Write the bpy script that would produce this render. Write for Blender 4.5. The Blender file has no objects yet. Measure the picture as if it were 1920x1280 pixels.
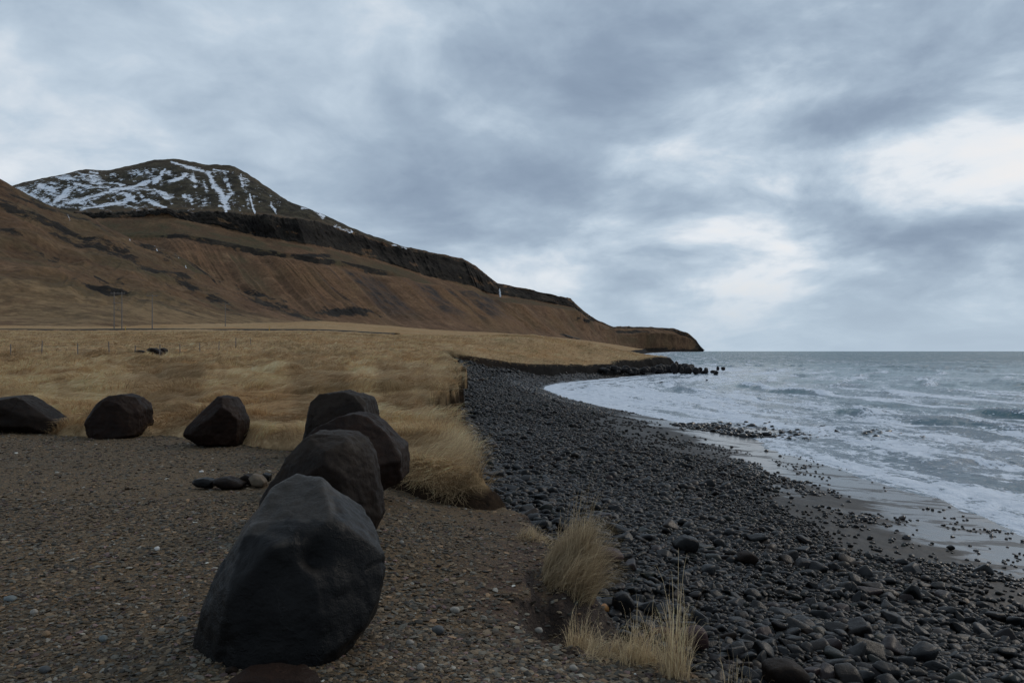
import bpy, math, random
import numpy as np
random.seed(7); RS = np.random.RandomState(11)
SC = bpy.context.scene; COL = SC.collection
F = 1547.0; HOR = 657.0; EYE = 1.6; SEA = -3.2

# ------------------------------------------------------------------ noise
def _h(ix, iy, iz, s):
    n = (ix*374761393 + iy*668265263 + iz*2147483647 + s*1274126177) & 0xffffffff
    n = ((n ^ (n >> 13))*1274126177) & 0xffffffff
    n = ((n ^ (n >> 15))*2246822519) & 0xffffffff
    return ((n ^ (n >> 16)) & 0xffff)/32767.5-1.0
def vn(x, y, z=0.0, s=0):
    x = np.asarray(x, float); y = np.asarray(y, float); z = np.zeros_like(x)+z
    ix = np.floor(x).astype(np.int64); iy = np.floor(y).astype(np.int64); iz = np.floor(z).astype(np.int64)
    fx = x-ix; fy = y-iy; fz = z-iz
    fx = fx*fx*fx*(fx*(fx*6-15)+10); fy = fy*fy*fy*(fy*(fy*6-15)+10); fz = fz*fz*(3-2*fz)
    flat = not np.any(fz)
    def pl(k):
        a = _h(ix, iy, iz+k, s); b = _h(ix+1, iy, iz+k, s); c = _h(ix, iy+1, iz+k, s); d = _h(ix+1, iy+1, iz+k, s)
        return (a+(b-a)*fx)*(1-fy)+(c+(d-c)*fx)*fy
    p = pl(0)
    return p if flat else p+(pl(1)-p)*fz
def fbm(x, y, z=0.0, o=4, s=0, g=0.5):
    t = 0; a = 1.0; n = 0
    for k in range(o):
        t = t+a*vn(x, y, z, s+k*17); n += a; a *= g
        x = x*2.03+3.1; y = y*2.01-1.7; z = z*2.02
    return t/n
def ridged(x, y, z=0.0, o=4, s=0):
    t = 0; a = 1.0; n = 0
    for k in range(o):
        t = t+a*(1-2*np.abs(vn(x, y, z, s+k*13))); n += a; a *= .5
        x = x*2.03+1.1; y = y*2.01-2.7; z = z*2.02
    return t/n
def ss(a, b, x):
    t = np.clip((x-a)/(b-a), 0, 1); return t*t*(3-2*t)
def px_of(X, Y): return 960+F*X/Y
def at(px, py, z):
    D = (EYE-z)*F/(py-HOR); return ((px-960)/F*D, D)

# ------------------------------------------------------------------ object helpers
def tag(o, label=None, cat=None, group=None, kind=None):
    if label: o['label'] = label
    if cat: o['category'] = cat
    if group: o['group'] = group
    if kind: o['kind'] = kind
    return o
def mesh_np(name, V, Fc, mat=None, smooth=True, parent=None, attrs=None, cols=None, link=True):
    V = np.asarray(V, np.float32); Fc = np.asarray(Fc, np.int32)
    me = bpy.data.meshes.new(name)
    me.vertices.add(len(V)); me.vertices.foreach_set('co', V.ravel())
    n, k = Fc.shape
    me.loops.add(n*k); me.loops.foreach_set('vertex_index', Fc.ravel())
    me.polygons.add(n); me.polygons.foreach_set('loop_start', np.arange(0, n*k, k, dtype=np.int32))
    me.polygons.foreach_set('use_smooth', np.full(n, bool(smooth)))
    me.update(calc_edges=True)
    for a, v in (attrs or {}).items():
        me.attributes.new(a, 'FLOAT', 'POINT').data.foreach_set('value', np.asarray(v, np.float32).ravel())
    for a, v in (cols or {}).items():
        v = np.asarray(v, np.float32); v4 = np.ones((len(v), 4), np.float32); v4[:, :3] = v
        me.attributes.new(a, 'FLOAT_COLOR', 'POINT').data.foreach_set('color', v4.ravel())
    me.validate()
    o = bpy.data.objects.new(name, me)
    if mat: me.materials.append(mat)
    if link: COL.objects.link(o)
    if parent: o.parent = parent
    return o
def grid_faces(nr, nc, keep=None):
    i = np.arange(nr*nc).reshape(nr, nc)
    q = np.stack([i[:-1, :-1], i[:-1, 1:], i[1:, 1:], i[1:, :-1]], -1)
    q = q.reshape(-1, 4)
    if keep is not None: q = q[keep[q].any(axis=1)]
    return q
def compact(V, Fq, *arrs):
    used = np.zeros(len(V), bool); used[Fq.ravel()] = True
    m = np.cumsum(used)-1
    return (V[used], m[Fq])+tuple(a[used] for a in arrs)

# ------------------------------------------------------------------ node helper
class NT:
    def __init__(s, name):
        s.m = bpy.data.materials.new(name); s.m.use_nodes = True
        s.t = s.m.node_tree; s.t.nodes.clear()
    def n(s, ty, **k):
        nd = s.t.nodes.new(ty)
        ins = k.pop('ins', {})
        for a, v in k.items(): setattr(nd, a, v)
        for a, v in ins.items():
            if isinstance(v, bpy.types.NodeSocket): s.t.links.new(v, nd.inputs[a])
            else: nd.inputs[a].default_value = v
        return nd
    def obj(s): return s.n('ShaderNodeTexCoord').outputs['Object']
    def attr(s, a, out='Fac'): return s.n('ShaderNodeAttribute', attribute_name=a).outputs[out]
    def noise(s, vec, scale, det=4, rough=.55, dist=0, out='Fac'):
        return s.n('ShaderNodeTexNoise', ins={'Vector': vec, 'Scale': scale, 'Detail': det, 'Roughness': rough, 'Distortion': dist}).outputs[out]
    def math(s, op, a, b=0.0, clamp=False):
        return s.n('ShaderNodeMath', operation=op, use_clamp=clamp, ins={0: a, 1: b}).outputs[0]
    def vmath(s, op, a, b=(0, 0, 0)):
        nd = s.n('ShaderNodeVectorMath', operation=op, ins={0: a, 1: b})
        return nd.outputs['Value'] if op in ('DISTANCE', 'LENGTH', 'DOT_PRODUCT') else nd.outputs[0]
    def rng(s, v, a, b, c=0.0, d=1.0, smooth=True):
        return s.n('ShaderNodeMapRange', interpolation_type='SMOOTHSTEP' if smooth else 'LINEAR',
                   ins={'Value': v, 'From Min': a, 'From Max': b, 'To Min': c, 'To Max': d}).outputs[0]
    def mix(s, f, a, b, mode='MIX'):
        nd = s.n('ShaderNodeMix', data_type='RGBA', blend_type=mode)
        for i, v in ((0, f), (6, a), (7, b)):
            if isinstance(v, bpy.types.NodeSocket): s.t.links.new(v, nd.inputs[i])
            else: nd.inputs[i].default_value = (tuple(v)+(1,) if isinstance(v, (tuple, list)) and len(v) == 3 else v)
        return nd.outputs[2]
    def ramp(s, v, stops, interp='LINEAR'):
        nd = s.n('ShaderNodeValToRGB', ins={0: v}); cr = nd.color_ramp; cr.interpolation = interp
        while len(cr.elements) < len(stops): cr.elements.new(.5)
        for e, (p, c) in zip(cr.elements, stops): e.position = p; e.color = tuple(c)+(1,)
        return nd.outputs[0]
    def bump(s, h, strength=.5, dist=.02, nrm=None):
        i = {'Height': h, 'Strength': strength, 'Distance': dist}
        if nrm: i['Normal'] = nrm
        return s.n('ShaderNodeBump', ins=i).outputs[0]
    def bsdf(s, col, rough=.8, spec=.3, nrm=None, **k):
        i = {'Base Color': col if isinstance(col, bpy.types.NodeSocket) else tuple(col)+(1,), 'Roughness': rough, 'Specular IOR Level': spec}
        if nrm: i['Normal'] = nrm
        i.update(k)
        return s.n('ShaderNodeBsdfPrincipled', ins=i).outputs[0]
    def out(s, sh):
        s.t.links.new(sh, s.n('ShaderNodeOutputMaterial').inputs[0]); return s.m
def scaled(N, vec, sc): return N.vmath('MULTIPLY', vec, sc)

# ------------------------------------------------------------------ plan of the coast (world metres, camera at origin looking +Y)
EDGE = np.array([(3.4, -6), (2.9, 0), (2.2, 3.4), (1.6, 4.6), (1.15, 5.15), (.74, 5.55), (.42, 5.95), (.34, 6.35), (.52, 6.8), (.66, 7.2), (.60, 7.7), (.36, 8.5), (.12, 9.5), (-.12, 10.2),
    (-.42, 10.7), (-.98, 13), (-1.5, 17), (-2.4, 21), (-3.0, 24.5), (-2.85, 30), (-3.6, 40), (-4.2, 50), (-5.4, 65), (-7.1, 85), (-8.7, 101),
    (-6, 112), (-1, 118), (2.5, 123), (9, 135), (17, 150), (25, 167), (33, 181), (36, 186), (34, 200), (29, 240), (44, 400), (110, 800), (240, 1500), (420, 2400)], float)
WATER = np.array([(19, -12), (16.5, 3), (14.8, 12), (13.6, 19), (13.4, 21.3), (14, 27.7), (13.2, 33.3), (13.2, 40), (13.4, 47), (11.3, 54.6), (9.8, 63), (7.8, 70.7), (5.5, 84),
    (4.1, 101.7), (4.8, 112), (7.1, 121.7), (13.1, 134), (25, 160), (39.6, 183), (47, 195), (45, 208), (37, 250), (50, 400), (120, 800), (260, 1500),
    (420, 2200), (560, 2850), (720, 3150), (800, 3380), (826, 3490), (600, 5000)], float)
def poly_dist(P, X, Y):
    best = np.full(X.shape, 1e18); par = np.zeros(X.shape)
    for i in range(len(P)-1):
        ax, ay = P[i]; bx, by = P[i+1]; dx, dy = bx-ax, by-ay
        t = np.clip(((X-ax)*dx+(Y-ay)*dy)/(dx*dx+dy*dy), 0, 1)
        d = (X-ax-t*dx)**2+(Y-ay-t*dy)**2
        m = d < best; best = np.where(m, d, best); par = np.where(m, i+t, par)
    return np.sqrt(best), par
def inside(P, X, Y):
    c = np.zeros(X.shape, bool); j = len(P)-1
    for i in range(len(P)):
        xi, yi = P[i]; xj, yj = P[j]
        if yi != yj:
            c ^= ((yi > Y) != (yj > Y)) & (X < (xj-xi)*(Y-yi)/(yj-yi)+xi)
        j = i
    return c
LANDP = np.vstack([EDGE, [(-6000, 2400), (-6000, -6)]])
SEAP = np.vstack([WATER, [(60000, 5000), (60000, -12)]])
def d_land(X, Y):      # + on the land side of the bank edge
    d, p = poly_dist(EDGE, X, Y); return np.where(inside(LANDP, X, Y), d, -d), p
def d_sea(X, Y):       # + on the sea side of the waterline
    d, p = poly_dist(WATER, X, Y); return np.where(inside(SEAP, X, Y), d, -d), p
DN = [0, 10, 16, 30, 50, 90, 120, 135, 150, 165, 180, 215, 300, 500, 900, 1500]
PN = [-300, 600, 740, 850, 1000, 1100, 1200, 1300]
ZT = np.array([
 [0, 0, 0, .2, .5, 1.4, 2.5, 3.2, 3.9, 4.6, 5.3, 6.8, 10.2, 18, 34, 50],
 [0, 0, 0, .2, .5, 1.4, 2.5, 3.2, 3.9, 4.6, 5.3, 6.8, 10.2, 18, 34, 50],
 [0, 0, 0, .15, .4, 1.1, 2.0, 2.7, 3.4, 4.2, 4.7, 5.6, 8, 15, 28, 45],
 [0, 0, 0, .15, .3, .8, 1.2, 2.0, 3.0, 4.2, 4.7, 5.2, 7, 11, 20, 38],
 [0, 0, 0, .1, .2, .3, -.75, .1, 1.8, 4.2, 4.8, 4.9, 5, 6, 12, 30],
 [0, 0, 0, 0, 0, 0, -1.3, -1.5, -.7, 1.7, 3.3, 2.6, 1.5, 1.5, 5, 20],
 [0, 0, 0, 0, 0, 0, -.9, -1.3, -1.3, -.9, .5, .8, -.5, -1, 0, 5],
 [0, 0, 0, 0, 0, 0, -.9, -.9, -.9, -.9, -.6, -.9, -1.5, -2, -2, 0]])
def z_plat(X, Y):
    px = np.clip(px_of(X, np.maximum(Y, .5)), -300, 1300); Yc = np.clip(Y, 0, 1500)
    i = np.clip(np.searchsorted(PN, px, side='right')-1, 0, len(PN)-2); P = np.array(PN, float)
    tp = (px-P[i])/(P[i+1]-P[i]); D = np.array(DN, float)
    j = np.clip(np.searchsorted(DN, Yc, side='right')-1, 0, len(DN)-2); td = (Yc-D[j])/(D[j+1]-D[j])
    a = ZT[i, j]*(1-td)+ZT[i, j+1]*td; b = ZT[i+1, j]*(1-td)+ZT[i+1, j+1]*td
    return a*(1-tp)+b*tp
# grass / gravel border (gravel side nearer the camera)
GB = np.array([(-40, 17.5), (-16, 17), (-10, 16.3), (-6.8, 15.6), (-4.7, 14.5), (-3.6, 13.6), (-2.4, 12.2), (-1.3, 11.1), (-.85, 10.65), (-.5, 10.6), (-.3, 11.3), (0.3, 12.2), (3, 12.2)], float)
GRAVP = np.vstack([GB, [(3, -8), (-40, -8)]])
def d_grass(X, Y):     # + on the grass side
    d, _ = poly_dist(GB, X, Y); d = np.where(inside(GRAVP, X, Y) | (Y < 8), -d, d)
    return d+.25*fbm(X*1.3, Y*1.3, o=3, s=51)
def bank_drop(dl, X, Y):
    fr_ = ss(60, 100, Y)
    n = (1-fr_)*(.62*fbm(X*1.1, Y*.9, o=4, s=5)*np.clip(Y/15, .45, 3.4)+.10*fbm(X*6, Y*6, o=3, s=8))+fr_*1.5*fbm(X*.22, Y*.16, o=4, s=6)
    d = dl+n*np.clip(Y/10, .6, 1)
    w = np.clip(Y/60, 1, 5)*(1+.4*ss(95, 120, Y))
    return d, np.where(d > 0, 0, 1)*(-3.4*ss(0, .75*1, -d/w))
def z_gravel(X, Y):
    dl, _ = d_land(X, Y)
    z = .035*fbm(X*.5, Y*.5, o=3, s=3)+.012*fbm(X*5, Y*5, o=3, s=4)
    z = z-.34*ss(2.6, 0.0, dl)-.02
    d, dr = bank_drop(dl, X, Y)
    near = ss(9.5, 7.5, Y)     # the near bank crumbles at a gentler angle
    z = z+dr*(1-near)+near*np.where(d > 0.1, 0, -.95*(.1-d)-.25*ss(0, .5, .1-d)+.07*fbm(X*3, Y*3, o=4, s=77))
    z = z-.42*np.exp(-(((X-.34)/.20)**2+((Y-6.25)/.42)**2))-.10*ss(.0, .4, ridged(X*2.2, Y*2.2, o=3, s=79))*np.exp(-(((X-.35)/.35)**2+((Y-6.4)/1.1)**2))
    z = z-.4*ss(.0, .7, d_grass(X, Y))
    return z
def hummock(X, Y):
    k = np.clip(Y/35, .5, 2.5)
    return (.24*fbm(X*.55+.2*Y, Y*.42, o=3, s=21)+.14*fbm(X*1.6+.3*Y, Y*1.1, o=2, s=24))*np.clip(k, .8, 2.2)*(1-.72*ss(80, 125, Y))
def z_grass(X, Y):
    dl, _ = d_land(X, Y); dg = d_grass(X, Y)
    z = z_plat(X, Y)+hummock(X, Y)*ss(0, 1.5, dl)+.04*fbm(X*3, Y*3, o=2, s=29)+.5*fbm(X*.03, Y*.03, o=3, s=33)*ss(90, 200, Y)*ss(0, 15, dl)
    z = z+.10-.55*ss(.25, -.6, dg)+.02
    d, dr = bank_drop(dl, X, Y)
    return z+dr
def bank_mask(X, Y):
    bd, _ = bank_drop(d_land(X, Y)[0], X, Y); return np.clip(ss(.30*ss(90, 120, Y)+.05, -.20, bd)+ss(-.08, -.25, d_grass(X, Y)), 0, 1)
ZB_P = [0, 13, 16, 18, 20, 22, 23, 24, 25, 26, 27, 28, 29, 31, 33, 37]
ZB_Z = [-1.75, -1.6, -1.35, -1.3, -1.1, -.6, -.1, .7, .3, -.85, -1.55, -1.95, -2.35, -2.9, -3.0, -3.3]
def z_beach(X, Y):
    dl, pe = d_land(X, Y); db = np.maximum(-dl, 0)
    ds, _ = d_sea(X, Y); dw = np.maximum(-ds, 0)
    zb = np.interp(pe, ZB_P, ZB_Z)
    t = dw/(dw+db+1e-6)
    z = SEA+(zb-SEA)*(t**1.25)
    z = np.where(ds > 0, SEA-.035*ds-.02, z)
    z = z+.10*fbm(X*.45, Y*.3, o=3, s=41)*ss(1.5, 6, dw)+.012*fbm(X*.8, Y*.8, o=3, s=43)
    z = z+.02*fbm(X*4, Y*4, o=2, s=44)*ss(1, 5, dw)
    # shallow stony bar in front of the sand
    z = z+.16*np.exp(-(((X-16)/5.0)**2+((Y-50)/3.6)**2))*(ds > 0)
    return z, ds, dl

# ------------------------------------------------------------------ materials
def m_grassland():
    N = NT('grassland'); o = N.obj()
    st = scaled(N, o, (1.0, .55, 1))
    n1 = N.noise(st, 3.2, 6, .65, 1.2); n2 = N.noise(o, .045, 5, .6); n3 = N.noise(scaled(N, o, (.6, .25, 1)), .5, 5, .65, .6); n4 = N.noise(scaled(N, o, (.22, 1.0, 1)), .11, 5, .6)
    c = N.ramp(n1, [(.25, (.12, .080, .038)), (.5, (.31, .21, .115)), (.75, (.50, .36, .205))])
    c = N.mix(N.rng(n2, .38, .66), c, (.28, .165, .075))
    c = N.mix(N.math('MULTIPLY', N.rng(n3, .45, .72), .75), c, (.15, .118, .055))
    c = N.mix(N.math('MULTIPLY', N.rng(n4, .52, .68), .6), c, (.36, .25, .14))
    slope = N.attr('bank')
    soil = N.ramp(N.noise(o, 9, 5, .7), [(.3, (.009, .006, .0045)), (.7, (.040, .025, .015))])
    yy = N.n('ShaderNodeSeparateXYZ', ins={0: o}).outputs[1]
    soil = N.mix(N.rng(yy, 100, 125), soil, N.ramp(N.noise(o, 2.5, 5, .7), [(.3, (.004, .004, .004)), (.7, (.020, .017, .015))]))
    c = N.mix(slope, c, soil)
    b = N.bump(n1, .6, .12); b = N.bump(n3, .6, .5, b)
    return N.out(N.bsdf(c, .95, .05, b))
def m_blades():
    N = NT('dry_grass_blades'); c = N.attr('Col', 'Color')
    d = N.bsdf(c, .75, .15)
    tr = N.n('ShaderNodeBsdfTranslucent', ins={'Color': c}).outputs[0]
    return N.out(N.n('ShaderNodeMixShader', ins={0: .3, 1: d, 2: tr}).outputs[0])
def m_gravel():
    N = NT('gravel'); o = N.obj()
    w = N.vmath('ADD', o, N.vmath('MULTIPLY', N.noise(o, 22, 2, .5, 0, 'Color'), (.02, .02, .02)))
    def vor(sc):
        v = N.n('ShaderNodeTexVoronoi', ins={'Vector': w, 'Scale': sc, 'Randomness': 1.0})
        return v.outputs['Distance'], N.n('ShaderNodeSeparateColor', ins={0: v.outputs['Color']}).outputs[0]
    d1, r1 = vor(38); d2, r2 = vor(85)
    cr = [(.0, (.022, .019, .015)), (.25, (.05, .041, .030)), (.45, (.072, .055, .037)), (.6, (.05, .05, .046)), (.74, (.10, .075, .045)), (.86, (.14, .10, .065)), (.97, (.085, .095, .09))]
    c1 = N.ramp(r1, cr, 'CONSTANT'); c2 = N.ramp(r2, cr, 'CONSTANT')
    big = N.rng(N.noise(o, 6, 3), .45, .6)
    c = N.mix(big, c2, c1)
    c = N.mix(N.math('MULTIPLY', N.rng(N.noise(o, .7, 4), .4, .65), .55), c, (.052, .041, .028))
    tone = N.ramp(N.noise(o, .35, 5, .6), [(.3, (1.0, .84, .62)), (.7, (1.7, 1.40, 1.0))])
    c = N.mix(1.0, c, tone, 'MULTIPLY')
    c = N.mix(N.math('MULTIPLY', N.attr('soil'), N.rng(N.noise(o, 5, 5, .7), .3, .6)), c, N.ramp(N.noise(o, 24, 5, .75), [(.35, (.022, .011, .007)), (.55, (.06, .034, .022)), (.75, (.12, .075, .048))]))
    sep = N.n('ShaderNodeSeparateXYZ', ins={0: N.n('ShaderNodeNewGeometry').outputs['True Normal']}).outputs[2]
    sl = N.rng(N.math('ADD', sep, N.math('MULTIPLY', N.noise(o, 4, 4), .3)), 1.06, .85)
    soil = N.ramp(N.noise(o, 30, 5, .75), [(.35, (.012, .008, .006)), (.55, (.032, .020, .014)), (.75, (.07, .045, .03))])
    c = N.mix(sl, c, soil)
    h = N.math('SUBTRACT', 1.0, N.math('MULTIPLY', d1, 1.2)); h2 = N.math('SUBTRACT', 1.0, d2)
    b = N.bump(h, .8, .012); b = N.bump(h2, .7, .006, b); b = N.bump(N.noise(o, 60, 4), .3, .01, b)
    return N.out(N.bsdf(c, .85, .25, b))
def m_beach():
    N = NT('black_sand'); o = N.obj(); wet = N.attr('wet'); film = N.attr('film')
    v = N.n('ShaderNodeTexVoronoi', ins={'Vector': o, 'Scale': 9.0})
    r = N.n('ShaderNodeSeparateColor', ins={0: v.outputs['Color']}).outputs[0]
    stone = N.ramp(r, [(0, (.004, .004, .005)), (.5, (.008, .0085, .0095)), (.8, (.014, .014, .014)), (1, (.026, .02, .016))])
    sand = N.ramp(N.noise(o, 40, 5, .7), [(.3, (.010, .0088, .0075)), (.7, (.022, .019, .016))])
    peb = N.attr('stony'); c = N.mix(peb, sand, stone)
    c = N.mix(N.math('MULTIPLY', wet, .5), c, (.018, .018, .02))
    patch = N.rng(N.noise(scaled(N, o, (.55, 1.3, 1)), 1.0, 6, .62, .6), .40, .60)
    f = N.math('MULTIPLY', film, N.rng(N.math('ADD', film, N.math('MULTIPLY', N.math('SUBTRACT', patch, .5), .9)), .35, .85), True)
    rough = N.rng(f, 0, 1, .62, .26)
    h = N.math('MULTIPLY', N.math('SUBTRACT', 1.0, v.outputs['Distance']), peb)
    b = N.bump(h, .7, .05)
    b = N.bump(N.noise(o, 14, 4, .6), N.rng(f, 0, 1, .35, .05), .02, b)
    return N.out(N.bsdf(c, rough, N.rng(f, 0, 1, .25, .40), b, **{'Coat Weight': N.math('MULTIPLY', f, .30), 'Coat Roughness': .12, 'Coat IOR': 1.33}))
def m_cobble():
    N = NT('beach_stone'); o = N.obj(); c = N.attr('Col', 'Color')
    n = N.noise(o, 14, 5, .65); n2 = N.noise(o, 55, 4, .6)
    c = N.mix(1.0, c, N.ramp(n, [(.3, (.65, .65, .67)), (.6, (1.05, 1.05, 1.05)), (.8, (1.5, 1.42, 1.35))]), 'MULTIPLY')
    wet = N.attr('wet')
    rough = N.math('SUBTRACT', N.rng(n2, .3, .7, .34, .54), N.math('MULTIPLY', wet, .25))
    b = N.bump(n2, .25, .01); b = N.bump(n, .3, .03, b)
    return N.out(N.bsdf(c, rough, N.math('ADD', .17, N.math('MULTIPLY', wet, .2)), b))
def m_pebble():
    N = NT('gravel_chip'); o = N.obj(); c = N.attr('Col', 'Color')
    c = N.mix(1.0, c, N.ramp(N.noise(o, 90, 3, .6), [(.3, (.75, .75, .75)), (.7, (1.2, 1.2, 1.2))]), 'MULTIPLY')
    return N.out(N.bsdf(c, .8, .3))
def m_boulder(name, dark, mid, dust=None, dustz=.3, seed=0.0, gloss=.55):
    N = NT(name); o = N.vmath('ADD', N.obj(), (seed, seed*1.7, 0)); oo = N.obj()
    n1 = N.noise(o, 2.2, 6, .6, .4); n2 = N.noise(o, 13, 6, .7); n3 = N.noise(o, 60, 4, .7)
    c = N.ramp(n1, [(.3, dark), (.65, mid)])
    c = N.mix(N.math('MULTIPLY', N.rng(n2, .5, .75), .5), c, tuple(x*1.7 for x in mid))
    # light grey lichen / scratch specks
    sp = N.rng(N.noise(o, 38, 3, .8), .68, .74)
    c = N.mix(N.math('MULTIPLY', sp, N.rng(N.noise(o, 3, 3), .5, .65, 0, .6)), c, (.12, .12, .10))
    crack = N.n('ShaderNodeTexVoronoi', feature='DISTANCE_TO_EDGE', ins={'Vector': N.vmath('ADD', o, N.vmath('MULTIPLY', N.noise(o, 4, 4, .6, 0, 'Color'), (.35, .35, .35))), 'Scale': 2.1}).outputs[0]
    ck = N.rng(crack, .0, .012, 1, 0)
    c = N.mix(N.math('MULTIPLY', ck, N.rng(n1, .45, .6, 0, .5)), c, tuple(x*2.3 for x in mid))
    if dust:
        z = N.n('ShaderNodeSeparateXYZ', ins={0: oo}).outputs[2]; x = N.n('ShaderNodeSeparateXYZ', ins={0: oo}).outputs[0]
        nz = N.n('ShaderNodeSeparateXYZ', ins={0: N.n('ShaderNodeNewGeometry').outputs['Normal']}).outputs[2]
        k = N.math('ADD', N.math('ADD', z, N.math('MULTIPLY', x, -.35)), N.math('MULTIPLY', N.math('SUBTRACT', N.noise(o, 2.6, 5, .6), .5), .9))
        f = N.math('MULTIPLY', N.rng(k, dustz, dustz+.06), N.rng(nz, .15, .35))
        c = N.mix(f, c, N.ramp(n3, [(.3, tuple(q*.7 for q in dust)), (.7, tuple(q*1.25 for q in dust))]))
    b = N.bump(n1, .2, .05); b = N.bump(n2, .5, .025, b); b = N.bump(n3, .5, .008, b); b = N.bump(ck, .3, .008, b)
    return N.out(N.bsdf(c, N.rng(n2, .3, .7, gloss-.08, gloss+.15), .10, b))
def m_mountain(snow=True):
    N = NT('mountain_slope' if snow else 'hill_slope'); o = N.obj()
    rock = N.attr('rock'); green = N.attr('green'); sc = N.attr('scree')
    n1 = N.noise(o, .03, 8, .68); n2 = N.noise(o, .006, 5, .6); n3 = N.noise(scaled(N, o, (1, 1, 3)), .012, 8, .7)
    c = N.ramp(n1, [(.28, (.050, .030, .018)), (.5, (.110, .064, .037)), (.72, (.18, .112, .064))])
    c = N.mix(N.math('MULTIPLY', N.rng(n2, .45, .7), .6), c, (.115, .078, .038))
    c = N.mix(N.math('MULTIPLY', green, N.rng(n1, .3, .6)), c, (.050, .046, .026))
    rk = N.ramp(n3, [(.3, (.009, .008, .008)), (.55, (.026, .022, .018)), (.75, (.065, .052, .038))])
    f = N.rng(N.math('ADD', rock, N.math('MULTIPLY', N.math('SUBTRACT', N.noise(N.vmath('MULTIPLY', o, (1, .6, 1.5)), .05, 8, .78), .5), 2.4)), .40, .62)
    c = N.mix(N.math('MULTIPLY', N.attr('rust'), .42), c, (.165, .088, .044))
    c = N.mix(N.math('MULTIPLY', sc, N.rng(n1, .3, .6)), c, (.035, .030, .028))
    c = N.mix(f, c, rk)
    c = N.mix(N.math('MULTIPLY', N.attr('straw'), N.rng(N.noise(o, .07, 7, .7), .40, .56, .1, .75)), c, (.20, .135, .072))
    c = N.mix(N.math('MULTIPLY', N.attr('summit'), .8), c, N.ramp(N.noise(N.vmath('MULTIPLY', o, (1, .6, 1.5)), .045, 8, .75), [(.36, (.014, .012, .010)), (.5, (.040, .035, .024)), (.66, (.085, .074, .048))]))
    c = N.mix(1.0, c, N.ramp(N.noise(o, .22, 6, .72), [(.32, (.62, .62, .62)), (.68, (1.38, 1.38, 1.38))]), 'MULTIPLY')
    if snow:
        s = N.attr('snow')
        fs = N.rng(N.math('ADD', s, N.math('MULTIPLY', N.math('SUBTRACT', N.noise(N.vmath('MULTIPLY', o, (1, .45, 1.6)), .075, 8, .8), .5), 2.6)), .50, .58)
        c = N.mix(fs, c, (.62, .66, .72))
    b = N.bump(n1, .55, 7); b = N.bump(n3, N.rng(rock, 0, 1, .15, .9), 12, b)
    return N.out(N.bsdf(c, .95, .08, b))
def m_sea():
    N = NT('sea_water'); o = N.obj(); foam = N.attr('foam'); far = N.attr('far')
    o2 = scaled(N, o, (1, .55, 1))
    sxy = N.n('ShaderNodeSeparateXYZ', ins={0: o})
    sh = N.n('ShaderNodeCombineXYZ', ins={0: N.attr('shore'), 1: N.math('MULTIPLY', sxy.outputs[1], .22), 2: 0.0}).outputs[0]
    s1 = N.noise(sh, .55, 7, .66, .8); s2 = N.noise(sh, .16, 4, .6, .5)
    l1 = N.noise(o2, 1.7, 7, .68, .9); l2 = N.noise(o2, .45, 5, .6, .5); l3 = N.noise(scaled(N, o, (.5, .16, 1)), 1.0, 5, .65, .3)
    v = N.n('ShaderNodeTexVoronoi', feature='DISTANCE_TO_EDGE', ins={'Vector': N.vmath('ADD', o2, N.vmath('MULTIPLY', N.noise(o2, 1.2, 4, .6, 0, 'Color'), (1.4, 1.4, 0))), 'Scale': 1.5}).outputs[0]
    lace = N.rng(v, .02, .16, 1, 0)
    k = N.math('ADD', foam, N.math('MULTIPLY', N.math('SUBTRACT', l1, .5), 1.5))
    k = N.math('ADD', k, N.math('MULTIPLY', N.math('SUBTRACT', s1, .5), 2.7))
    k = N.math('ADD', k, N.math('MULTIPLY', N.math('SUBTRACT', s2, .5), 1.4))
    k = N.math('ADD', k, N.math('MULTIPLY', N.math('SUBTRACT', l2, .5), .5))
    k = N.math('ADD', k, N.math('MULTIPLY', N.math('SUBTRACT', lace, .5), .18))
    k = N.math('ADD', k, N.math('MULTIPLY', N.math('SUBTRACT', N.noise(o2, 6.5, 4, .65), .5), 1.0))
    f = N.rng(k, .50, .70, 0, .92)
    water = N.ramp(l3, [(.3, (.006, .060, .078)), (.7, (.020, .105, .130))])
    milky = N.mix(N.rng(foam, .1, .6), water, (.085, .125, .16))
    h1 = N.noise(scaled(N, o, (1, .7, 1)), 2.4, 6, .6, .4); h2 = N.noise(o2, .35, 5, .6, .6); h3 = N.noise(scaled(N, o, (1, .8, 1)), .05, 6, .65, .3)
    b = N.bump(N.noise(scaled(N, o, (1, .8, 1)), 7.0, 5, .65), .6, .08); b = N.bump(h1, .6, N.rng(far, 0, 1, .25, .4), b); b = N.bump(h2, .8, N.rng(far, 0, 1, .25, 2.2), b); b = N.bump(h3, .9, N.rng(far, 0, 1, .4, 9.0), b)
    w = N.bsdf(milky, N.rng(far, 0, 1, .10, .25), .24, b, IOR=1.333)
    bf = N.bump(k, .5, .08, b)
    fm = N.bsdf(N.ramp(l1, [(.3, (.42, .48, .56)), (.7, (.72, .77, .84))]), .7, .2, bf)
    return N.out(N.n('ShaderNodeMixShader', ins={0: f, 1: w, 2: fm}).outputs[0])
def m_simple(name, col, rough=.7, var=.25, scale=8, spec=.3):
    N = NT(name); o = N.obj(); n = N.noise(o, scale, 4, .6)
    c = N.ramp(n, [(.3, tuple(x*(1-var) for x in col)), (.7, tuple(x*(1+var) for x in col))])
    return N.out(N.bsdf(c, rough, spec, N.bump(n, .2, .01)))
MB = m_blades(); MC = m_cobble(); MP = m_pebble()

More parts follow.
